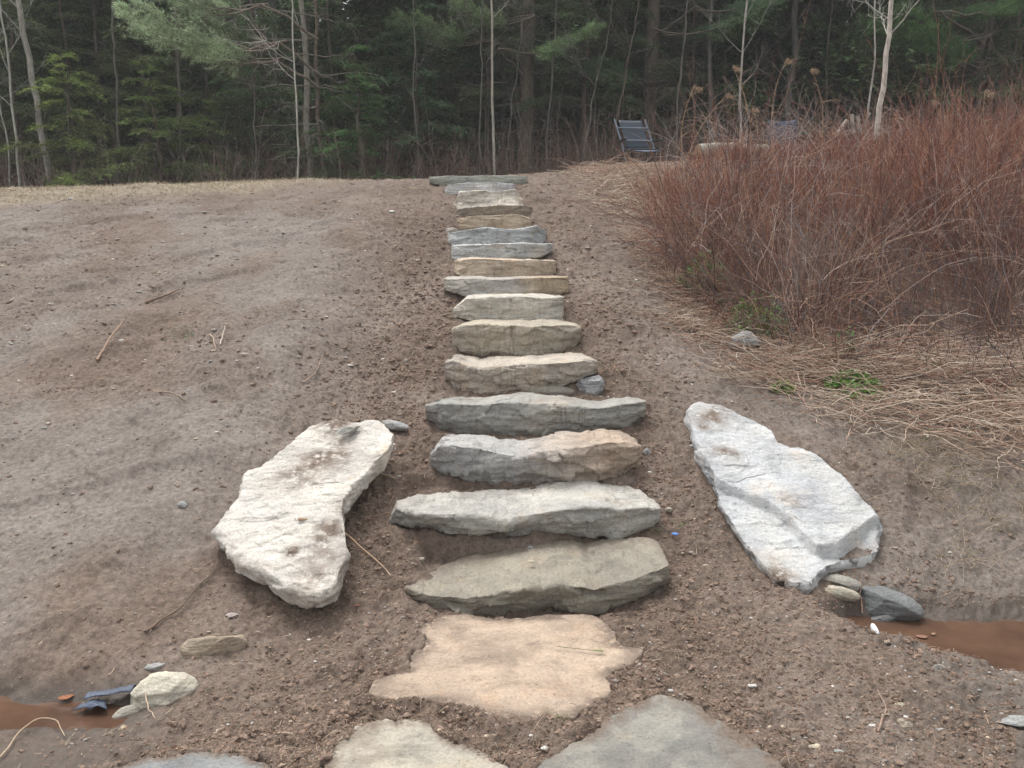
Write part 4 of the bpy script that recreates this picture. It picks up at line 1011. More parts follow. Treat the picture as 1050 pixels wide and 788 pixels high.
# ================================================================== red brown thicket
def thicket():
    b = Buf(); rg = np.random.default_rng(21)
    n = 46000; x = rg.uniform(1.2, 12, n); y = rg.uniform(4.5, 15, n)
    s = sdist(THICK, x, y) + 0.16 * fbm2(x * 2.2, y * 2.2, 3, 47); ins = s < -0.02
    cl = fbm2(x * 1.7, y * 1.7, 3, 48)
    keep = ins & (np.abs(x / y) < 0.85) & (rg.random(n) < np.clip(1.3 - 0.06 * (y - 5), 0.5, 1) * np.where(s > -0.9, 1.0, 0.75) * (0.22 + 0.78 * sstep(-0.3, 0.2, cl)))
    x, y, s, cl = x[keep], y[keep], s[keep], cl[keep]; n = len(x)
    H = 0.92 * rg.lognormal(0, 0.30, n) * np.where(rg.random(n) < 0.10, 1.45, 1) * (0.60 + 0.40 * sstep(0.0, -0.8, s))
    H *= np.interp(y, [5, 6, 9, 11.5, 15], [0.95, 1.0, 0.80, 0.50, 0.45]) * (1 + 0.45 * sstep(4.2, 7.5, x) * sstep(8, 10, y))
    H *= 1 + 0.42 * fbm2(x * 1.5, y * 1.5, 3, 44)
    H *= 1 - 0.5 * sstep(8.3, 9.6, y) * sstep(6.9, 4.9, x)
    # stems lean out at the margin (towards the stair) and every way inside
    e = 0.15; gx = (sdist(THICK, x + e, y) - s) / e; gy = (sdist(THICK, x, y + e) - s) / e
    out = np.arctan2(gy, gx) + rg.normal(size=n) * 0.8
    inn = 6.0 * vnoise2(x * 1.1, y * 1.1, 49) + rg.normal(size=n) * 0.9; edge = sstep(-0.7, -0.1, s)
    ld = np.where(rg.random(n) < edge * 0.8, out, inn)
    lean = np.abs(rg.normal(size=n)) * np.interp(y, [5, 8, 10], [0.28, 0.20, 0.12]) + 0.16 * edge * rg.random(n)
    arch = rg.random(n) < np.interp(y, [5, 7, 10], [0.6, 0.45, 0.2]); lean = np.where(arch, lean + 0.12, lean)
    P = curved(x, y, h_smooth(x, y) - 0.02, rg, H, ld, lean, 8, 0.5, 0.10)
    P[arch] = curved(x[arch], y[arch], h_smooth(x[arch], y[arch]) - 0.02, rg, H[arch] * 1.05, ld[arch], lean[arch], 8, 2.4, 0.10)
    pal = np.array([(0.185, 0.080, 0.058), (0.29, 0.155, 0.105), (0.105, 0.050, 0.042), (0.34, 0.225, 0.16), (0.135, 0.105, 0.10)])
    pr = rg.choice(5, n, p=[.34, .24, .28, .05, .09]); low = (y < 7) & (rg.random(n) < 0.3); pr = np.where(low, 4, pr); mm = rg.random(n); pr = np.where((mm < 0.45) & (cl < -0.1), 4, pr); pr = np.where((mm > 0.88) & (cl > 0.3), 3, pr)
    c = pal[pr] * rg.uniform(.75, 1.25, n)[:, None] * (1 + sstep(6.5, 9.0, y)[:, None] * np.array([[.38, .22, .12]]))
    R0 = 0.0030 * rg.uniform(.7, 1.3, n) * np.interp(y, [5, 9, 14], [0.85, 1.15, 1.5])
    add_tubes(b, P, R0[:, None] * np.linspace(1, .35, 8)[None], 3, c)
    # long grey tan canes arching through the mass
    i = rg.choice(n, 1500); Lc = rg.uniform(.4, 1.1, 1500)
    Pc = curved(x[i], y[i], h_smooth(x[i], y[i]) + rg.uniform(0, .5, 1500), rg, Lc, rg.uniform(0, 6.28, 1500), rg.uniform(.1, .7, 1500), 8, 1.2, .14)
    add_tubes(b, Pc, .0030 * rg.uniform(.6, 1.4, 1500)[:, None] * np.linspace(1, .4, 8)[None], 3, np.array([(0.38, .30, .26), (0.30, .26, .25), (0.42, .28, .2)])[rg.choice(3, 1500)])
    # side twigs
    for rep in range(4):
        i = rg.choice(n, int(n * 0.95)); ti = rg.integers(2, 7, len(i)); B = P[i, ti]; T = unit(P[i, np.minimum(ti + 1, 7)] - P[i, ti - 1])
        az = rg.uniform(0, 6.28, len(i)); side = np.stack([np.cos(az), np.sin(az), 0.1 + 0 * az], 1)
        d = unit(T * rg.uniform(.5, 1.5, (len(i), 1)) + side * 0.7); L = rg.uniform(.07, .30, len(i)) * (1.1 - ti / 10)
        t = np.linspace(0, 1, 4)[None, :, None]
        Q = B[:, None] + d[:, None] * t * L[:, None, None] + np.array([0, 0, 1.0]) * (t ** 2) * (L * 0.25)[:, None, None]
        Q[:, 1:] += rg.normal(size=(len(i), 3, 3)) * 0.006
        add_tubes(b, Q, (R0[i] * 0.5)[:, None] * np.linspace(1, .5, 4)[None], 3, c[i] * rg.uniform(.85, 1.3, (len(i), 1)))
    tag(b.obj('thicket', MAT_STEM), 'dense thicket of red brown leafless stems', kind='stuff')
    # fluffy seed heads on tall stems (stuff: heads in a mass)
thicket()
def tall_weeds():
    rg = np.random.default_rng(23)
    spec = [((691, 168), (745, 98), 'tall bent tan stalk arching left of the log', 9.9), ((775, 160), (752, 70), 'tallest tan weed with a forked seed head', 9.9), ((700, 180), (712, 90), 'tan weed standing at the left of the thicket top', 9.8),
            ((768, 165), (771, 112), 'short tan weed with a fluffy top', 10.3), ((790, 165), (806, 62), 'tan weed left of the dark blue chair', 10.5), ((985, 165), (955, 105), 'brown weed at the right of the pale sapling', 11), ((1040, 200), (1010, 95), 'tall brown weed near the right edge', 9), ((845, 150), (832, 72), 'thin red brown weed right of the dark blue chair', 10.8)]
    for k, (a, t_, lab, Y) in enumerate(spec):
        p0 = at_y(a[0], a[1], Y); p0[2] = h_smooth(p0[0], Y) - 0.02; p1 = at_y(t_[0], t_[1], Y - 0.1)
        root = empty('dry_weed', p0, 0, lab, 'weed', 'tall dry weeds rising from the thicket')
        t = np.linspace(0, 1, 14)[:, None]; P = p0 * (1 - t) + p1 * t; P[:, 0] += 0.16 * np.sin(t[:, 0] * math.pi) * (1 if k % 2 else -1) * (t[:, 0]); P -= p0
        b = Buf(); col = (0.40, 0.27, 0.17); add_tubes(b, P, np.linspace(0.006, 0.0025, 14)[None], 4, col)
        for j in range(7):
            i = rg.integers(5, 13); d = unit(rg.normal(size=3) * np.array([1, .5, .3]) + np.array([0, 0, .8])); L = rg.uniform(.08, .25); tt = np.linspace(0, 1, 5)[:, None]
            add_tubes(b, P[i] + d * L * tt + np.array([0.4, 0, -.2]) * L * tt ** 2, np.linspace(.0028, .0015, 5)[None], 3, col)
        b.obj('stalk', MAT_STEM, parent=root)
        b = Buf(); m = 150; uu = rg.random((m, 1)); cc = P[-1] + np.array([0.09, 0, -0.03]) * uu + rg.normal(size=(m, 3)) * np.array([.014, .014, .018]); d = unit(rg.normal(size=(m, 3))) * .016
        slivers(b, cc, d, unit(np.cross(d, rg.normal(size=(m, 3)))) * .004, (0.42, 0.31, 0.21)); b.obj('seed_head', MAT_STRAW, parent=root)
tall_weeds()

# green weeds
def weed(px, py, rad_, n, label, col, hgt=0.06, leafs=0.018):
    p = on_ground(px, py); rg = np.random.default_rng(int(px))
    root = empty('green_weed', p, 0, label, 'plant', 'low green weeds at the thicket foot')
    r = rad_ * np.sqrt(rg.random(n)); a = rg.uniform(0, 6.28, n); x = p[0] + r * np.cos(a); y = p[1] + r * np.sin(a) * 0.8
    z = h(x, y) + hgt * (1 - (r / rad_) ** 2) * rg.random(n) + 0.012
    C = np.stack([x, y, z], 1) - p; up = unit(rg.normal(size=(n, 3)) * .45 + np.array([0, 0, 1])); D = unit(np.cross(up, rg.normal(size=(n, 3)))) * leafs * rg.uniform(.6, 1.2, (n, 1)); W = np.cross(up, D) * 0.6
    b = Buf(); leaves(b, C, D, W, np.array(col) * rg.uniform(.6, 1.3, (n, 1))); b.obj('leaves', MAT_LEAF, parent=root)
    m = max(6, n // 12); b = Buf(); i = rg.choice(n, m); B = C[i].copy(); B[:, 2] = (h(C[i][:, 0] + p[0], C[i][:, 1] + p[1]) - p[2]) - 0.01
    t = np.linspace(0, 1, 4)[None, :, None]; add_tubes(b, B[:, None] * (1 - t) + C[i][:, None] * t, np.full((m, 4), 0.0013), 3, (0.12, 0.14, 0.05)); b.obj('stems', MAT_STEM, parent=root)
weed(876, 400, 0.20, 800, 'bright green leafy clump in front of the thicket', (0.17, 0.33, 0.07), 0.11)
weed(803, 401, 0.09, 160, 'small yellow green clump left of the bright clump', (0.17, 0.27, 0.06))
weed(724, 303, 0.28, 900, 'dull green weeds at the left foot of the thicket', (0.15, 0.29, 0.07), 0.38)
weed(778, 346, 0.28, 1000, 'green weeds reaching out under the red stems', (0.15, 0.30, 0.07), 0.36)
weed(866, 372, 0.14, 180, 'darker green weeds just above the bright clump', (0.10, 0.2, 0.05), 0.3)
weed(185, 343, 0.14, 60, 'faint green tuft on the bare left bank', (0.12, 0.18, 0.07), 0.02, 0.01)
weed(962, 378, 0.12, 60, 'thin green sprouts in the straw at the right', (0.12, 0.22, 0.06), 0.05)
def tuft(px, py, n, L, label, col, z=None):
    p = on_ground(px, py) if z is None else at_z(px, py, z); rg = np.random.default_rng(int(px + py))
    B = rg.normal(size=(n, 3)) * np.array([.02, .015, 0]) + np.array([0, 0, 0.0]); D = unit(rg.normal(size=(n, 3)) * np.array([1, 1, .3]) + np.array([0, 0, .9])) * L * rg.uniform(.6, 1.2, (n, 1)); W = unit(np.cross(D, rg.normal(size=(n, 3)))) * .0016
    b = Buf(); slivers(b, B, D, W, np.array(col) * rg.uniform(.7, 1.3, (n, 1))); o = b.obj('grass_tuft', MAT_STRAW); o.location = p; tag(o, label, 'grass tuft', 'small grass tufts among the stones')
tuft(568, 741, 26, .06, 'small grass tuft at the front edge of the peach slab', (0.20, 0.23, 0.10))
tuft(671, 545, 18, .05, 'green grass tuft below the right end of the pale step', (0.16, 0.24, 0.09))
tuft(700, 540, 14, .05, 'smaller green tuft right of the pale step', (0.16, 0.24, 0.09))
tuft(470, 327, 24, .07, 'green tuft at the left end of the cream step', (0.12, 0.2, 0.07))
tuft(546, 405, 10, .07, 'few green blades at the back of the long dark step', (0.15, 0.22, 0.08))
def sprig():
    p = at_z(600, 668, 0.046); b = Buf(); rg = np.random.default_rng(3)
    t = np.linspace(0, 1, 8)[:, None]; P = np.array([-.11, .03, 0]) * (1 - t) + np.array([.07, -.01, 0]) * t; P[:, 2] = .004
    add_tubes(b, P, np.full((1, 8), .0012), 4, (0.12, 0.13, 0.05))
    n = 26; B = np.array([0.02, 0, .004]) + rg.random((n, 1)) * np.array([.04, -.006, 0]); D = unit(np.array([1, 0, 0.1]) + rg.normal(size=(n, 3)) * np.array([.2, .35, .1])) * .035
    slivers(b, B, D, unit(np.cross(D, [0, 0, 1.])) * .0011, (0.14, 0.17, 0.07)); o = b.obj('pine_sprig', MAT_STEM); o.location = p; tag(o, 'small green pine sprig lying on the peach tan slab', 'sprig')
sprig()

# ================================================================== chairs, log, poles behind the crest
def chair():
    Y = 13.6; p = at_y(655, 166, Y); p[2] = h(p[0], Y) - 0.03
    t = empty('folding_chair', p, rad(8), 'reclining folding chair with blue grey sling on the crest', 'chair')
    S = 0.58
    th = rad(28)           # back reclines away
    def P(x, v): return np.array([x, math.sin(th) * v, 0.30 + math.cos(th) * v])     # along back
    blue = (0.035, 0.046, 0.065); dark = (0.02, 0.022, 0.025); pale = (0.14, 0.17, 0.20)  # pale puts the glint of light on the rails into their colour
    R = np.array([[1, 0, 0], [0, math.cos(-th), -math.sin(-th)], [0, math.sin(-th), math.cos(-th)]])
    def panel(name, x0, z0, x1, z1):
        b = Buf(); n = 12; U, W = np.meshgrid(np.linspace(0, 1, n), np.linspace(0, 1, n)); 
        X = x0 + (x1 - x0) * U - 0.10 * 0; vv = z0 + (z1 - z0) * W; sag = 0.02 * np.sin(U * np.pi)
        pts = np.stack([X, math.sin(th) * vv + sag, 0.30 + math.cos(th) * vv], -1).reshape(-1, 3)
        pts[:, 0] -= 0.18 * (pts[:, 2] - 0.3); idx = np.arange(n * n).reshape(n, n); q = np.stack([idx[:-1, :-1], idx[:-1, 1:], idx[1:, 1:], idx[1:, :-1]], -1).reshape(-1, 4)
        b.add(pts, f4=q, col=blue); o = b.obj(name, MAT_MESHCLOTH, parent=t); md = o.modifiers.new('t', 'SOLIDIFY'); md.thickness = .006
    panel('backrest', -0.20, 0.03, 0.20, 0.58)
    def bar(name, pts, r, col):
        b = Buf(); pts = np.array(pts, float); n = 10; tt = np.linspace(0, 1, len(pts)); t2 = np.linspace(0, 1, n)
        Q = np.stack([np.interp(t2, tt, pts[:, k]) for k in range(3)], 1); add_tubes(b, Q, np.full((1, n), r), 8, col); return b.obj(name, MAT_METAL, parent=t)
    def sh(q): q = np.array(q, float); q[0] -= 0.18 * (q[2] - 0.3); return q
    for sx in (-1, 1):
        bar('side_rail', [sh(P(sx * 0.27, -0.12)), sh(P(sx * 0.27, 0.60))], .014, pale)
        bar('leg', [(sx * 0.27, -0.30, -0.02), (sx * 0.27, 0.12, 0.34)], .013, dark)
        bar('leg', [(sx * 0.27, 0.35, -0.02), (sx * 0.27, -0.15, 0.32)], .013, dark)
        b = Buf(); box(b, (sx * 0.31, -0.06, 0.44), (0.05, 0.42, 0.025), col=dark, bev=.01); b.obj('armrest', MAT_METAL, parent=t)
        bar('arm_post', [(sx * 0.30, -0.22, 0.30), (sx * 0.30, -0.20, 0.43)], .011, dark)
    bar('crossbar', [sh(P(-0.27, 0.42) + np.array([0, -.03, 0])), sh(P(0.27, 0.42) + np.array([0, -.03, 0]))], .013, pale)
    bar('crossbar', [sh(P(-0.27, 0.17) + np.array([0, -.03, 0])), sh(P(0.27, 0.17) + np.array([0, -.03, 0]))], .016, pale)
    b = Buf(); n = 10; U, W = np.meshgrid(np.linspace(-0.22, 0.24, n), np.linspace(0, 1, n)); pts = np.stack([U, -0.42 + 0.46 * W, 0.24 + 0.08 * W - 0.02 * np.cos(U * 6)], -1).reshape(-1, 3)
    idx = np.arange(n * n).reshape(n, n); q = np.stack([idx[:-1, :-1], idx[:-1, 1:], idx[1:, 1:], idx[1:, :-1]], -1).reshape(-1, 4)
    b.add(pts, f4=q, col=(0.11, 0.14, 0.19)); o = b.obj('seat', MAT_MESHCLOTH, parent=t); md = o.modifiers.new('t', 'SOLIDIFY'); md.thickness = .008
    bar('seat_front_bar', [(-0.27, -0.43, 0.25), (0.27, -0.43, 0.25)], .013, dark)
chair()
def chair2():
    Y = 14.6; p = at_y(803, 150, Y); p[2] = h(p[0], Y) - 0.12
    t = empty('camp_chair', p, rad(-12), 'dark blue camp chair half hidden behind the thicket', 'chair')
    navy = (0.035, 0.045, 0.08); dark = (0.03, 0.03, 0.03)
    def panel(name, x, ya, yb, za, zb):
        b = Buf(); n = 10; U, W = np.meshgrid(np.linspace(-x, x, n), np.linspace(0, 1, n)); pts = np.stack([U, ya + (yb - ya) * W + .04 * (1 - (U / x) ** 2), za + (zb - za) * W - .03 * (1 - (U / x) ** 2)], -1).reshape(-1, 3)
        idx = np.arange(n * n).reshape(n, n); q = np.stack([idx[:-1, :-1], idx[:-1, 1:], idx[1:, 1:], idx[1:, :-1]], -1).reshape(-1, 4)
        b.add(pts, f4=q, col=navy); o = b.obj(name, MAT_MESHCLOTH, parent=t); md = o.modifiers.new('t', 'SOLIDIFY'); md.thickness = .008
    panel('seat', .26, -.25, .2, .42, .38); panel('backrest', .26, .2, .33, .42, .95)
    for a, c_ in (((-.27, -.25, -0.02), (.27, -.22, .44)), ((.27, -.25, -0.02), (-.27, -.22, .44)), ((-.27, .3, -0.02), (-.26, .33, .95)), ((.27, .3, -0.02), (.26, .33, .95))):
        b = Buf(); tt = np.linspace(0, 1, 6)[:, None]; add_tubes(b, np.array(a) * (1 - tt) + np.array(c_) * tt, np.full((1, 6), .011), 8, dark); b.obj('leg', MAT_METAL, parent=t)
    for sx in (-1, 1):
        b = Buf(); box(b, (sx * .30, -.02, .62), (.06, .48, .02), col=navy, bev=.008); b.obj('armrest', MAT_MESHCLOTH, parent=t)
chair2()
def log():
    Y = 13.2; a = at_y(716, 153, Y - .1); c = at_y(785, 153, Y + .25); r = 0.115
    a[2] = h(a[0], a[1]) + r * .9 + .11; c[2] = h(c[0], c[1]) + r * .9 + .11
    root = empty('fallen_log', a, 0, 'pale birch log lying on the crest behind the thicket', 'log'); d = c - a
    b = Buf(); t = np.linspace(0, 1, 30)[:, None]; P = d * t; P[:, 2] += .02 * np.sin(t[:, 0] * 5)
    add_tubes(b, P, (r * (1 + .06 * vnoise2(t[:, 0] * 8, t[:, 0] * 0, 2)))[None], 20, (0.42, 0.41, 0.37)); b.obj('log_bark', MAT_BARK, parent=root)
    b = Buf(); ang = np.arange(20) / 20 * 2 * np.pi; u_ = unit(d); s1 = unit(np.cross(u_, [0, 0, 1.])); s2 = np.cross(s1, u_)
    for off in (-.004, 1):
        cc = -u_ * .004 if off < 0 else d + u_ * .004; V = cc + r * 1.0 * (np.cos(ang)[:, None] * s1 + np.sin(ang)[:, None] * s2); V = np.vstack([V, [cc]])
        f = [[20, i, (i + 1) % 20] for i in range(20)]; b.add(V, f3=f, col=(0.30, 0.23, 0.15))
    b.obj('cut_end', MAT_BARK, parent=root)
    # two short billets the log rests on
    for k, f in enumerate((0.12, 0.85)):
        q = a + d * f; b = Buf(); t = np.linspace(-.5, .5, 8)[:, None]; P = q + np.array([0.1, .38, 0]) * t; P[:, 2] = h(q[0], q[1]) + .05
        add_tubes(b, P, np.full((1, 8), .06), 12, (0.20, 0.16, 0.12)); o = b.obj('billet', MAT_BARK, loc=q); tag(o, ['short billet under the left end of the pale log', 'short billet under the right end of the pale log'][k], 'firewood', 'billets under the pale log')
log()
def poles():
    Y = 14.0; labs = ['pale peeled pole leaning right, leftmost of the leaning poles', 'split pale pole standing nearly upright in the leaning stack', 'short pale pole leaning left against the stack', 'thin grey pole crossing the top of the leaning stack', 'broken pale pole at the right of the leaning stack']
    sp = [((842, 152), (868, 123)), ((879, 156), (873, 118)), ((893, 153), (878, 120)), ((870, 138), (892, 117)), ((884, 152), (889, 126))]
    for k, (a, c) in enumerate(sp):
        p = at_y(*a, Y + .1 * k); p[2] = h(p[0], p[1]) - .02; q = at_y(*c, Y + .12); t = np.linspace(0, 1, 12)[:, None]; P = p * (1 - t) + q * t; P += .02 * np.stack([vnoise2(t[:, 0] * 5, t[:, 0] * 0 + k, j) for j in range(3)], 1)
        b = Buf(); add_tubes(b, P, (.055 * (1 - .4 * t[:, 0]) * (.5 if k == 3 else 1))[None], 8, (0.38, 0.34, 0.31)); o = b.obj('pole', MAT_BARK, loc=p); tag(o, labs[k], 'pole', 'pale poles leaning together')
poles()
def plank():
    Y = 13.9; p = at_y(845, 140, Y); z = h(p[0], Y)
    t = empty('bench', (p[0], Y, z), rad(4), 'dark plank bench between blue chair and leaning poles', 'bench')
    b = Buf(); box(b, (0, 0, .42), (1.0, .25, .045), col=(0.10, 0.065, 0.05), bev=.008); b.obj('seat', MAT_BARK, parent=t)
    for sx in (-1, 1): b = Buf(); box(b, (sx * .4, 0, .19), (.06, .2, .41), col=(0.09, 0.06, 0.045), bev=.006); b.obj('leg', MAT_BARK, parent=t)
plank()

# ================================================================== FOREST
def wob_line(p0, p1, n, amp, rg, exp=1.0):
    t = np.linspace(0, 1, n)[:, None]; P = np.array(p0) * (1 - t) + np.array(p1) * t
    W = np.cumsum(rg.normal(size=(n, 3)), 0); W -= W[0] + (W[-1] - W[0]) * t; return P + W * amp
def conifer_parts(rg, H, rmax, base_h, kind, trunk_r, detail=1.0, green=(0.055, 0.085, 0.035), dead=True, fat=1.0):
    """returns trunk buf, crown buf in local coordinates. kind: hemlock | pine"""
    tb, cb = Buf(), Buf()
    nT = 26; tz = np.linspace(0, H, nT); TP = wob_line((0, 0, -0.3), (rg.normal() * .1, rg.normal() * .1, H), nT, .02, rg)
    add_tubes(tb, TP, (trunk_r * (1 - np.linspace(0, 1, nT) ** 1.2 * .95))[None] * (1 + .35 * np.exp(-np.linspace(0, H, nT) / .35))[None], 12, (0.13, 0.105, 0.09))
    def tpos(z): return np.array([np.interp(z, TP[:, 2], TP[:, 0]), np.interp(z, TP[:, 2], TP[:, 1]), z])
    z = base_h; brs = []
    while z < H - .15:
        f = (z - base_h) / max(H - base_h, .1); L0 = rmax * (1 - f) ** .75 + .15
        k = 4 if kind == 'hemlock' else 5
        a0 = rg.uniform(0, 6.28)
        for j in range(k):
            brs.append((z + rg.normal() * (.16 if kind == 'hemlock' else .08), a0 + j * 6.28 / k + rg.normal() * .3, L0 * rg.uniform(.4, 1.25)))
        z += (0.26 if kind == 'hemlock' else 0.62) * (1 if z < 6 else 1.5)
    for (zz, az, L) in brs:
        bough(tb, cb, tpos(zz), az, L, kind, rg, green, detail * (1.0 if zz < 7.5 else .6), fat)
    if dead:
        zz = .8; 
        while zz < base_h + 1.5:
            for _ in range(3):
                az = rg.uniform(0, 6.28); L = rg.uniform(.5, 1.8); d = np.array([math.cos(az), math.sin(az), -.12])
                P = tpos(zz) + wob_line((0, 0, 0), d * L, 7, .03, rg) ; add_tubes(tb, P, np.linspace(.014, .003, 7)[None], 4, (0.22, 0.20, 0.185))
                m = 7; i = rg.integers(2, 7, m); dd = unit(d + rg.normal(size=(m, 3)) * .6); t = np.linspace(0, 1, 4)[None, :, None]
                add_tubes(tb, P[i][:, None] + dd[:, None] * t * rg.uniform(.15, .5, (m, 1, 1)) + np.array([0, 0, -.1]) * t ** 2, np.full((m, 4), .0035), 3, (0.22, 0.20, 0.185))
            zz += rg.uniform(.18, .4)
    return tb, cb
def bough(tb, cb, p, az, L, kind, rg, green, detail=1.0, fat=1.0):
    n = 9; t = np.linspace(0, 1, n); o = np.array([math.cos(az), math.sin(az)])
    if kind == 'hemlock': zc = L * (0.10 * np.sin(t * 2.2) - 0.22 * t ** 2)
    else: zc = L * (0.10 * t + 0.10 * t ** 2 - .10 * np.sin(t * 3.1))
    P = np.column_stack([p[0] + o[0] * L * t, p[1] + o[1] * L * t, p[2] + zc]); P[1:] += rg.normal(size=(n - 1, 3)) * .015 * L
    add_tubes(tb, P, (np.linspace(.012, .003, n) * (.6 + .5 * L))[None], 4, (0.17, 0.14, 0.12))
    perp = np.array([-o[1], o[0]])
    nt = max(4, int(L / (.075 if kind == 'hemlock' else .11) * detail)) * 2
    ts = rg.uniform(.12 if kind == 'hemlock' else .35, 1.0, nt); side = rg.choice([-1, 1], nt)
    B = np.stack([np.interp(ts, t, P[:, k]) for k in range(3)], 1)
    l = (.10 + .42 * L * .5 * np.sin(np.clip(1.15 - ts, 0, 1) * 2.2)) * rg.uniform(.6, 1.2, nt)
    ang = rg.uniform(.6, 1.1, nt)
    D2 = o[None] * np.cos(ang)[:, None] + perp[None] * (side * np.sin(ang))[:, None]
    dz = (-.18 if kind == 'hemlock' else .12) + rg.normal(size=nt) * .24
    D = unit(np.column_stack([D2, dz])); 
    tt = np.linspace(0, 1, 4)[None, :, None]; Q = B[:, None] + D[:, None] * tt * l[:, None, None] + np.array([0, 0, -.10 if kind == 'hemlock' else .05]) * tt ** 2 * l[:, None, None]
    add_tubes(tb, Q, np.full((nt, 4), .0028), 3, (0.14, 0.11, 0.09))
    if kind == 'hemlock':
        m = 16; u_ = (np.arange(m) + .5) / m
        C = B[:, None] + D[:, None] * (u_[None, :, None] * l[:, None, None]) + np.array([0, 0, -.10]) * (u_ ** 2)[None, :, None] * l[:, None, None]
        sd = np.where(np.arange(m) % 2, 1, -1)[None, :, None]
        S = unit(np.cross(D, [0, 0, 1.]))[:, None] * sd + D[:, None] * .55 + rg.normal(size=(nt, m, 3)) * np.array([.25, .25, .42])
        S = unit(S) * rg.uniform(.035, .075, (nt, m, 1)) / max(detail, .6) ** .5
        C = C.reshape(-1, 3); S = S.reshape(-1, 3); W = unit(np.cross(S, rg.normal(size=S.shape) * .5 + [0, 0, 1.])) * .009 / max(detail, .5)
    else:
        # tufts of long needles on outer half of each twig
        m = 5; u_ = np.linspace(.35, 1.0, m); k = 11
        C = (B[:, None] + D[:, None] * (u_[None, :, None] * l[:, None, None]))[:, :, None] + np.zeros((1, 1, k, 1))
        S = unit(D[:, None, None] * .7 + rg.normal(size=(nt, m, k, 3)) * .62) * rg.uniform(.07, .12, (nt, m, k, 1))
        C = C.reshape(-1, 3); S = S.reshape(-1, 3); W = unit(np.cross(S, rg.normal(size=S.shape))) * .0045 / max(detail, .5)
    W = W * fat; S = S * fat ** .45
    g = np.array(green)[None] * rg.uniform(.55, 1.45, (len(C), 1)) * rg.uniform(.8, 1.2)
    slivers(cb, C, S, W, g)
def conifer(rg, loc, rz, label, group=None, **kw):
    tb, cb = conifer_parts(rg, **kw); nm = {'hemlock': 'hemlock_tree', 'pine': 'pine_tree'}[kw['kind']]
    r = empty(nm, loc, rz, label, 'tree', group); tb.obj('trunk', MAT_BARK, parent=r); cb.obj('crown', MAT_NEEDLE, parent=r); return r
def bare_parts(rg, H, r0, col, limbs=14, lean=(0, 0), base=1.5, spread=.35, twig=True, wob=.03):
    tb, bb = Buf(), Buf(); n = 28; T = wob_line((0, 0, -.2), (lean[0], lean[1], H), n, wob, rg)
    add_tubes(tb, T, (r0 * (1 - np.linspace(0, 1, n) * .85))[None], 10, col)
    for _ in range(limbs):
        i = rg.integers(max(1, int(base / H * n)), n - 1); az = rg.uniform(0, 6.28); L = rg.uniform(.5, 1.0) * spread * (H - T[i, 2]) * .8 + .3
        d = unit(np.array([math.cos(az), math.sin(az), rg.uniform(.2, 1.1)])); t = np.linspace(0, 1, 8)[:, None]
        P = T[i] + d * L * t + np.array([0, 0, .3]) * L * t ** 2 + np.cumsum(rg.normal(size=(8, 3)), 0) * .03 * t
        rr = r0 * .33 * (1 - T[i, 2] / H * .6); add_tubes(bb, P, np.linspace(rr, .003, 8)[None], 5, col)
        m = 8; k = rg.integers(2, 8, m); dd = unit(d + rg.normal(size=(m, 3)) * .7); t3 = np.linspace(0, 1, 5)[None, :, None]; l2 = rg.uniform(.2, .8, (m, 1, 1)) * min(L, 1.5) * .6
        Q = P[k][:, None] + dd[:, None] * t3 * l2 + np.array([0, 0, .2]) * t3 ** 2 * l2; add_tubes(bb, Q, np.linspace(.006, .002, 5)[None] * np.ones((m, 1)), 3, col)
        m2 = 3 * m; kk = rg.integers(0, m, m2); jj = rg.integers(1, 5, m2); d3 = unit(dd[kk] + rg.normal(size=(m2, 3)) * .7)
        Q2 = Q[kk, jj][:, None] + d3[:, None] * t3 * rg.uniform(.1, .4, (m2, 1, 1)); add_tubes(bb, Q2, np.full((m2, 5), .0022), 3, col)
    return tb, bb
def bare(loc, label, rg, group=None, name='bare_tree', **kw):
    tb, bb = bare_parts(rg, **kw); r = empty(name, loc, 0, label, 'tree', group); tb.obj('trunk', MAT_BARK, parent=r)
    if bb.n: bb.obj('branches', MAT_BARK, parent=r)
    return r
def gpos(px, Y):
    x = (px - CX) / F * (Y * math.cos(PITCH) - (h_smooth(0, Y) + 1 - CAMZ) * math.sin(PITCH)); return (float(x), float(Y), float(h_smooth(x, Y)))

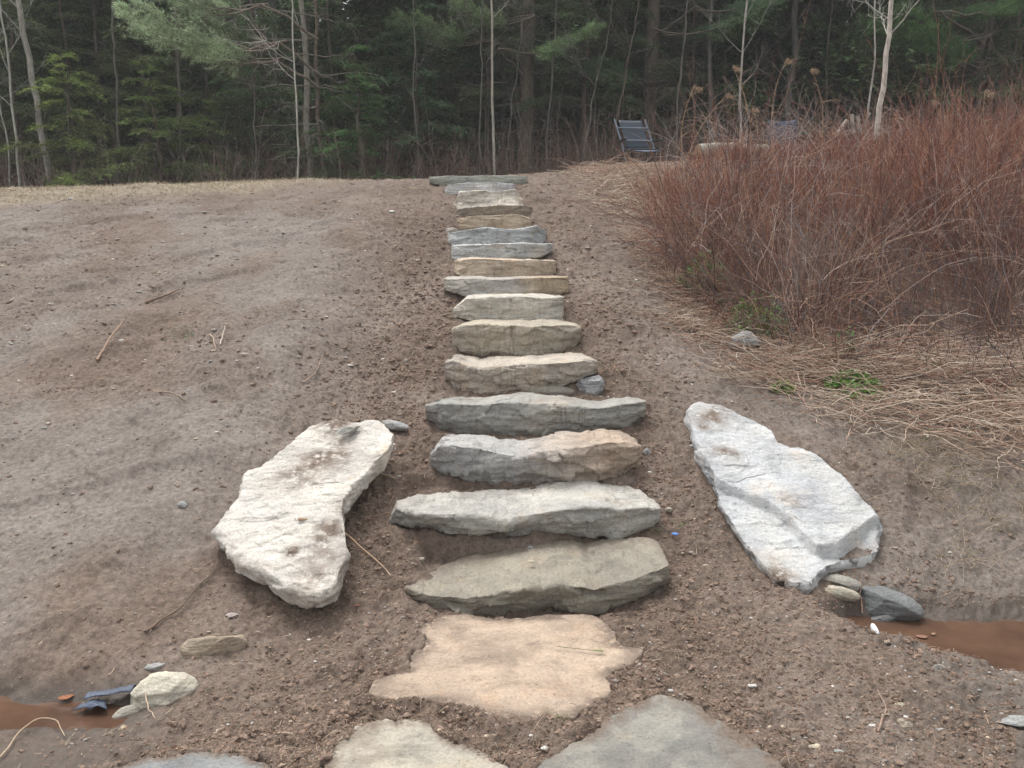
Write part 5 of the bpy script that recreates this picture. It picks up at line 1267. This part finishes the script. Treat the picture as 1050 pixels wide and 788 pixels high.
PALE = (0.36, 0.345, 0.33); GREY = (0.13, 0.12, 0.115); BRN = (0.10, 0.082, 0.07)
SAP = [ # px, depth, radius, height, colour, lean x, label
    (5, 17, .020, 8, PALE, .1, 'thin pale sapling trunk at the far left edge'),
    (15, 16.4, .028, 9, PALE, -.05, 'pale sapling with forking stem, second from the left edge'),
    (49, 17.5, .075, 12, (0.30, .29, .28), -.6, 'light grey trunk leaning left beside the young hemlocks'),
    (118, 17.4, .035, 9, GREY, .2, 'thin crooked grey trunk behind the young hemlocks'),
    (190, 18, .04, 10, GREY, -.1, 'thin grey trunk under the pale green pine bough'),
    (213, 18.5, .035, 10, BRN, .1, 'dark thin trunk right of the thin grey trunk'),
    (262, 17.0, .018, 6, GREY, .15, 'slender grey sapling at the right of the hemlock bushes'),
    (302, 16.0, .021, 9, (0.42, .41, .39), -.08, 'very slender white sapling at the edge of the woods'),
    (317, 18.2, .075, 13, (0.27, .25, .235), -.05, 'light grey trunk just behind the slender white sapling'),
    (492, 17, .022, 8, GREY, .05, 'slender grey sapling above the left end of the stair'),
    (508, 16.2, .030, 10, (0.33, .31, .29), -.12, 'slender light grey trunk above the stair'),
    (516, 16.6, .016, 5, GREY, .6, 'short leaning sapling beside the light grey trunk'),
    (560, 18.5, .03, 9, GREY, .4, 'thin grey leaning trunk right of the broad pine trunk'),
    (592, 16.8, .022, 4.8, GREY, .9, 'leaning bare sapling left of the folding chair'),
    (624, 16.5, .026, 4.5, BRN, .8, 'brown sapling leaning right toward the folding chair'),
    (598, 22, .12, 14, GREY, 0, 'mid grey trunk behind the leaning saplings'),
    (730, 19, .06, 12, GREY, .1, 'grey trunk above the pale log'),
    (757, 18, .03, 9, PALE, .2, 'thin light trunk right of the grey trunk above the log'),
    (807, 20, .10, 13, GREY, 0, 'dull grey trunk behind the dark blue chair'),
    (850, 19, .03, 9, BRN, -.1, 'thin brown trunk behind the leaning poles'),
    (888, 17.5, .025, 8, PALE, .05, 'thin light sapling just left of the white sapling'),
    (944, 19, .05, 10, GREY, -.3, 'grey trunk between the white sapling and the right hand pine'),
    (426, 17.5, .022, 7, GREY, -.15, 'thin grey sapling right of the green hemlock sapling'),
    (345, 17.6, .03, 8, BRN, .1, 'dark thin trunk left of the green hemlock sapling'),
    (75, 19, .05, 11, BRN, 0, 'dark brown trunk behind the left hemlock bushes'),
    (150, 20, .07, 12, GREY, .1, 'grey trunk deep behind the left hemlock bushes'),
    (462, 21, .09, 13, BRN, 0, 'dark trunk in the shade above the stair'),
    (690, 18, .03, 7, GREY, .3, 'thin grey trunk right of the thick brown pine'),
]
rgF = np.random.default_rng(100)
for i, (px, Y, r0, H, c, lx, lab) in enumerate(SAP):
    bare(gpos(px, Y), lab, rgF, 'slim bare trunks along the edge of the woods', r0=r0, H=H, col=c, lean=(lx, rgF.normal() * .2), limbs=8 if r0 < .05 else 12, base=2.0, spread=.28, wob=.02 if r0 < .05 else .03)
# the white sapling in the thicket
Yb = 12.4; pB = at_y(897, 152, Yb); pB[2] = h_smooth(pB[0], Yb)
bare(tuple(pB), 'white barked sapling rising out of the thicket', np.random.default_rng(4), name='birch_sapling', r0=.046, H=6.5, col=(0.44, 0.42, 0.39), lean=(.12, 0), limbs=6, base=1.9, spread=.17, wob=.012)

# big pines
def pine_at(px, Y, r, lab, seed, base, H=15, rmax=2.6, green=(0.085, 0.125, 0.07), rz=0.0, boughs=()):
    rg = np.random.default_rng(seed); loc = gpos(px, Y)
    tb, cb = conifer_parts(rg, H=H, rmax=rmax, base_h=base, kind='pine', trunk_r=r, detail=1.0, green=tuple(1.5 * g_ for g_ in green), fat=1.3)
    for (tpx, tpy, L, az, gg) in boughs:      # extra boughs ending near a point
        q = at_y(tpx, tpy, Y - .9); p0 = q - np.array(loc) - np.array([math.cos(az), math.sin(az), 0]) * L * .55
        for k in range(3): bough(tb, cb, p0 + np.array([0, .25 * k, .08 * k]), az + .25 * (k - 1), L * (1 - .1 * k), 'pine', rg, tuple(1.45 * g_ for g_ in gg), 1.5, 1.35)
        P = wob_line((0, 0, p0[2] - .4), p0, 8, .02, rg); add_tubes(tb, P, np.linspace(.035, .02, 8)[None], 6, (0.2, 0.17, 0.15))
    r_ = empty('pine_tree', loc, 0, lab, 'tree'); tb.obj('trunk', MAT_BARK, parent=r_); cb.obj('crown', MAT_NEEDLE, parent=r_); return r_
LG = (0.30, 0.37, 0.26)
pine_at(538, 19.5, .20, 'broad dark pine trunk above the middle of the stair', 201, 4.6, boughs=[(565, 52, 2.2, 0.1, (0.17, .26, .14)), (450, 40, 2.4, 3.3, (0.15, .22, .12)), (500, 20, 2.0, 2.9, (0.16, .23, .13))])
pine_at(662, 20, .19, 'thick brown pine trunk behind the folding chair', 202, 4.8, boughs=[(635, 82, 2.0, 3.3, (0.17, .26, .13)), (735, 32, 2.6, .1, (0.15, .22, .12)), (760, 12, 2.2, .3, (0.14, .21, .12))])
pine_at(330, 17.2, .05, 'pine with a long pale green bough stretching left', 203, 5.2, H=10, rmax=1.6, green=(0.12, 0.17, 0.10), boughs=[(190, 44, 3.4, 3.14, LG), (225, 60, 2.0, 3.3, LG), (200, 6, 2.4, 3.1, LG)])
pine_at(1000, 18.5, .09, 'dark pine with grey trunk at the far right', 204, 3.9, H=13, rmax=3.0, green=(0.08, 0.13, 0.05), boughs=[(950, 35, 2.6, 3.2, (0.12, .21, .08)), (1010, 15, 2.0, .2, (0.12, .21, .08)), (985, 60, 2.0, 3.4, (0.10, .18, .07))])
pine_at(830, 21, .10, 'shadowy pine behind the leaning poles', 205, 4.2, H=14, rmax=2.8, green=(0.06, 0.09, 0.05))
pine_at(-40, 19, .10, 'pine just outside the left edge whose boughs reach in', 206, 3.0, H=13, rmax=2.6, green=(0.07, 0.10, 0.05))
# hemlock saplings on the left edge
def hem(px, Y, H, rmax, lab, seed, green, base=.25, grp=None):
    rg = np.random.default_rng(seed); return conifer(rg, gpos(px, Y), 0, lab, grp, H=H, rmax=rmax, base_h=base, kind='hemlock', trunk_r=.03 + .006 * H, detail=2.0, green=tuple(2.9 * g_ for g_ in green), dead=False, fat=1.6)
HF = 1.7
hg = 'young hemlocks along the edge of the woods'
hem(75, 17.2, 3.1, 1.25, 'yellow green young hemlock at the left, beside the grey leaning trunk', 301, (0.075, 0.11, 0.035), grp=hg)
hem(160, 17.0, 2.9, 1.3, 'bushy olive green young hemlock under the pale pine bough', 302, (0.06, 0.09, 0.03), grp=hg)
hem(212, 17.8, 2.1, 1.0, 'low dark green hemlock right of the bushy one', 303, (0.06, 0.085, 0.03), grp=hg)
hem(372, 17.0, 3.2, 1.1, 'green young hemlock with spreading tips left of the stair', 304, (0.05, 0.095, 0.035), grp=hg)
hem(330, 17.5, 1.6, .8, 'small hemlock between the white sapling and the spreading one', 305, (0.055, 0.09, 0.035), grp=hg)
hem(110, 19.5, 6.5, 1.8, 'tall dim hemlock behind the yellow green young one', 306, (0.05, 0.07, 0.028), grp=hg)
hem(395, 20.5, 8, 1.9, 'tall shaded hemlock behind the spreading young one', 307, (0.045, 0.065, 0.03), grp=hg)
hem(450, 22, 9, 2.2, 'shaded hemlock in the gap left of the broad pine trunk', 308, (0.04, 0.06, 0.03), grp=hg)
hem(965, 21, 8, 2.3, 'shaded hemlock left of the dark pine at the far right', 309, (0.045, 0.065, 0.03), grp=hg)
hem(20, 18.4, 5.5, 1.7, 'soft grey green hemlock behind the pale saplings at the left edge', 310, (0.05, 0.075, 0.035), base=.9, grp=hg)
hem(185, 19.2, 6.0, 1.9, 'grey green hemlock right under the long pale pine bough', 311, (0.055, 0.08, 0.035), base=1.2, grp=hg)
hem(265, 19.0, 4.6, 1.5, 'dim hemlock just left of the slender white sapling', 312, (0.045, 0.075, 0.035), grp=hg)
hem(425, 18.6, 4.4, 1.4, 'blue green hemlock behind the thin sapling left of the stair', 313, (0.045, 0.08, 0.04), base=1.0, grp=hg)
hem(500, 19.8, 6.2, 1.9, 'hemlock filling the gap above the stair', 314, (0.045, 0.07, 0.035), base=1.6, grp=hg)
hem(600, 19.6, 5.8, 1.8, 'hemlock between the two broad pine trunks', 315, (0.045, 0.075, 0.035), base=1.3, grp=hg)
hem(715, 20.4, 6.2, 1.9, 'hemlock right of the thick brown pine trunk', 316, (0.04, 0.065, 0.035), base=1.3, grp=hg)
hem(925, 19.6, 6.0, 2.0, 'dark green hemlock right of the white sapling', 317, (0.04, 0.07, 0.03), base=1.5, grp=hg)
hem(1030, 18.6, 5.6, 1.8, 'green hemlock at the right edge above the thicket', 318, (0.045, 0.08, 0.03), base=1.2, grp=hg)
# the deeper forest: copies
vg = np.random.default_rng(400); P0 = (0, -400, 0)
deep = []
for k in range(5):
    kd = 'hemlock' if k % 2 == 0 else 'pine'
    deep.append(conifer(vg, (0, 0, 0), 0, 'x', None, H=vg.uniform(11, 15), rmax=vg.uniform(2.4, 3.2), base_h=(.4, 1.6, .8, 2.4, .5)[k], kind=kd, trunk_r=.13, detail=.8, fat=2.6, green=((0.13, .20, .075), (0.13, .20, .10), (0.145, .19, .065), (0.14, .21, .10), (0.105, .17, .075))[k], dead=(k % 2 == 1)))
deepb = []
for k in range(4):
    tb, bb = bare_parts(vg, vg.uniform(10, 14), vg.uniform(.05, .11), (GREY, BRN, (0.22, .2, .19), (0.12, .1, .09))[k], 16, base=2.0, spread=.3, lean=(vg.normal() * .4, 0))
    r = empty('bare_tree', (0, 0, 0), 0, 'x', 'tree'); tb.obj('trunk', MAT_BARK, parent=r); bb.obj('branches', MAT_BARK, parent=r); deepb.append(r)
used = set()
pts = []
def place(pool, n, y0, y1, mind, labf, grp, seed):
    rg = np.random.default_rng(seed); c = 0; tries = 0
    while c < n and tries < 9000:
        tries += 1; Y = y0 + (y1 - y0) * rg.random() ** 1.0; X = rg.uniform(-.86, .86) * Y
        if any((X - a) ** 2 + (Y - b_) ** 2 < mind ** 2 for a, b_ in pts): continue
        pts.append((X, Y)); src = pool[rg.integers(len(pool))]; loc = (X, Y, float(h_smooth(X, Y)) - .05); sc = rg.uniform(.8, 1.2); rz = rg.uniform(0, 6.28)
        if src.name not in used:
            used.add(src.name); src.location = loc; src.rotation_euler = (0, 0, rz); src.scale = (sc,) * 3; src['label'] = labf; src['group'] = grp
        else: copy_tree(src, loc, rz, sc, labf, grp)
        c += 1
place(deep, 105, 21, 42, 1.9, 'dark evergreen standing in the shaded depth of the woods', 'evergreens in the depth of the woods', 41)
place(deep, 120, 42, 75, 2.5, 'distant evergreen closing off the back of the woods', 'distant evergreens at the back of the woods', 42)
place(deepb, 50, 18.5, 34, 1.1, 'bare trunk among the evergreens deeper in the woods', 'bare trunks deeper in the woods', 43)

# brush, twigs and leaves on the forest floor
def brush():
    b = Buf(); rg = np.random.default_rng(55); n = 5200; y = rg.uniform(15.6, 24, n); x = rg.uniform(-.8, .8, n) * y
    H = rg.lognormal(math.log(.8), .45, n); P = curved(x, y, h_smooth(x, y) - .02, rg, H, rg.uniform(0, 6.28, n), np.abs(rg.normal(size=n)) * .2, 6, .5, .15)
    pal = np.array([(0.16, 0.10, 0.075), (0.22, 0.17, 0.14), (0.12, 0.08, 0.06), (0.28, 0.235, 0.2)]); c = pal[rg.choice(4, n, p=[.35, .25, .25, .15])]
    add_tubes(b, P, (.0045 * rg.uniform(.6, 1.6, n))[:, None] * np.linspace(1, .4, 6)[None], 3, c)
    for _ in range(3):
        i = rg.choice(n, n); ti = rg.integers(1, 6, n); B = P[i, ti]; d = unit(rg.normal(size=(n, 3)) * np.array([1, 1, .5]) + np.array([0, 0, .6])); t = np.linspace(0, 1, 4)[None, :, None]
        add_tubes(b, B[:, None] + d[:, None] * t * rg.uniform(.1, .5, (n, 1, 1)), np.full((n, 4), .0028), 3, c[i])
    m = 26000; y = 15 + 20 * rg.random(m) ** 1.5; x = rg.uniform(-.8, .8, m) * y; C = np.stack([x, y, h_smooth(x, y) + rg.uniform(.0, .06, m)], 1)
    D = unit(rg.normal(size=(m, 3)) * np.array([1, 1, .5])) * rg.uniform(.03, .06, (m, 1)); W = unit(np.cross(D, rg.normal(size=(m, 3)))) * .025
    leaves(b, C, D, W, np.array([(0.20, 0.12, 0.085), (0.28, 0.19, 0.14), (0.13, 0.075, 0.05)])[rg.choice(3, m)])
    tag(b.obj('undergrowth', MAT_STEM), 'tangled brown twigs and fallen leaves under the trees', kind='stuff')
brush()

# ================================================================== thin haze added as a lens veil, lifts the dark woods
def haze():
    b = Buf(); box(b, (0, 60, 23.5), (330, 230, 53)); m = bpy.data.materials.new('veil_haze'); m.use_nodes = True; t = m.node_tree; t.nodes.clear()
    o_ = t.nodes.new('ShaderNodeOutputMaterial'); v = t.nodes.new('ShaderNodeVolumePrincipled'); v.inputs['Color'].default_value = (.93, .95, .97, 1); v.inputs['Density'].default_value = HAZE
    t.links.new(v.outputs[0], o_.inputs['Volume']); o = b.obj('haze', m, smooth=False); tag(o, 'thin haze added as a veil over the dark woods', kind='stuff')
HAZE = 0.0018
haze()
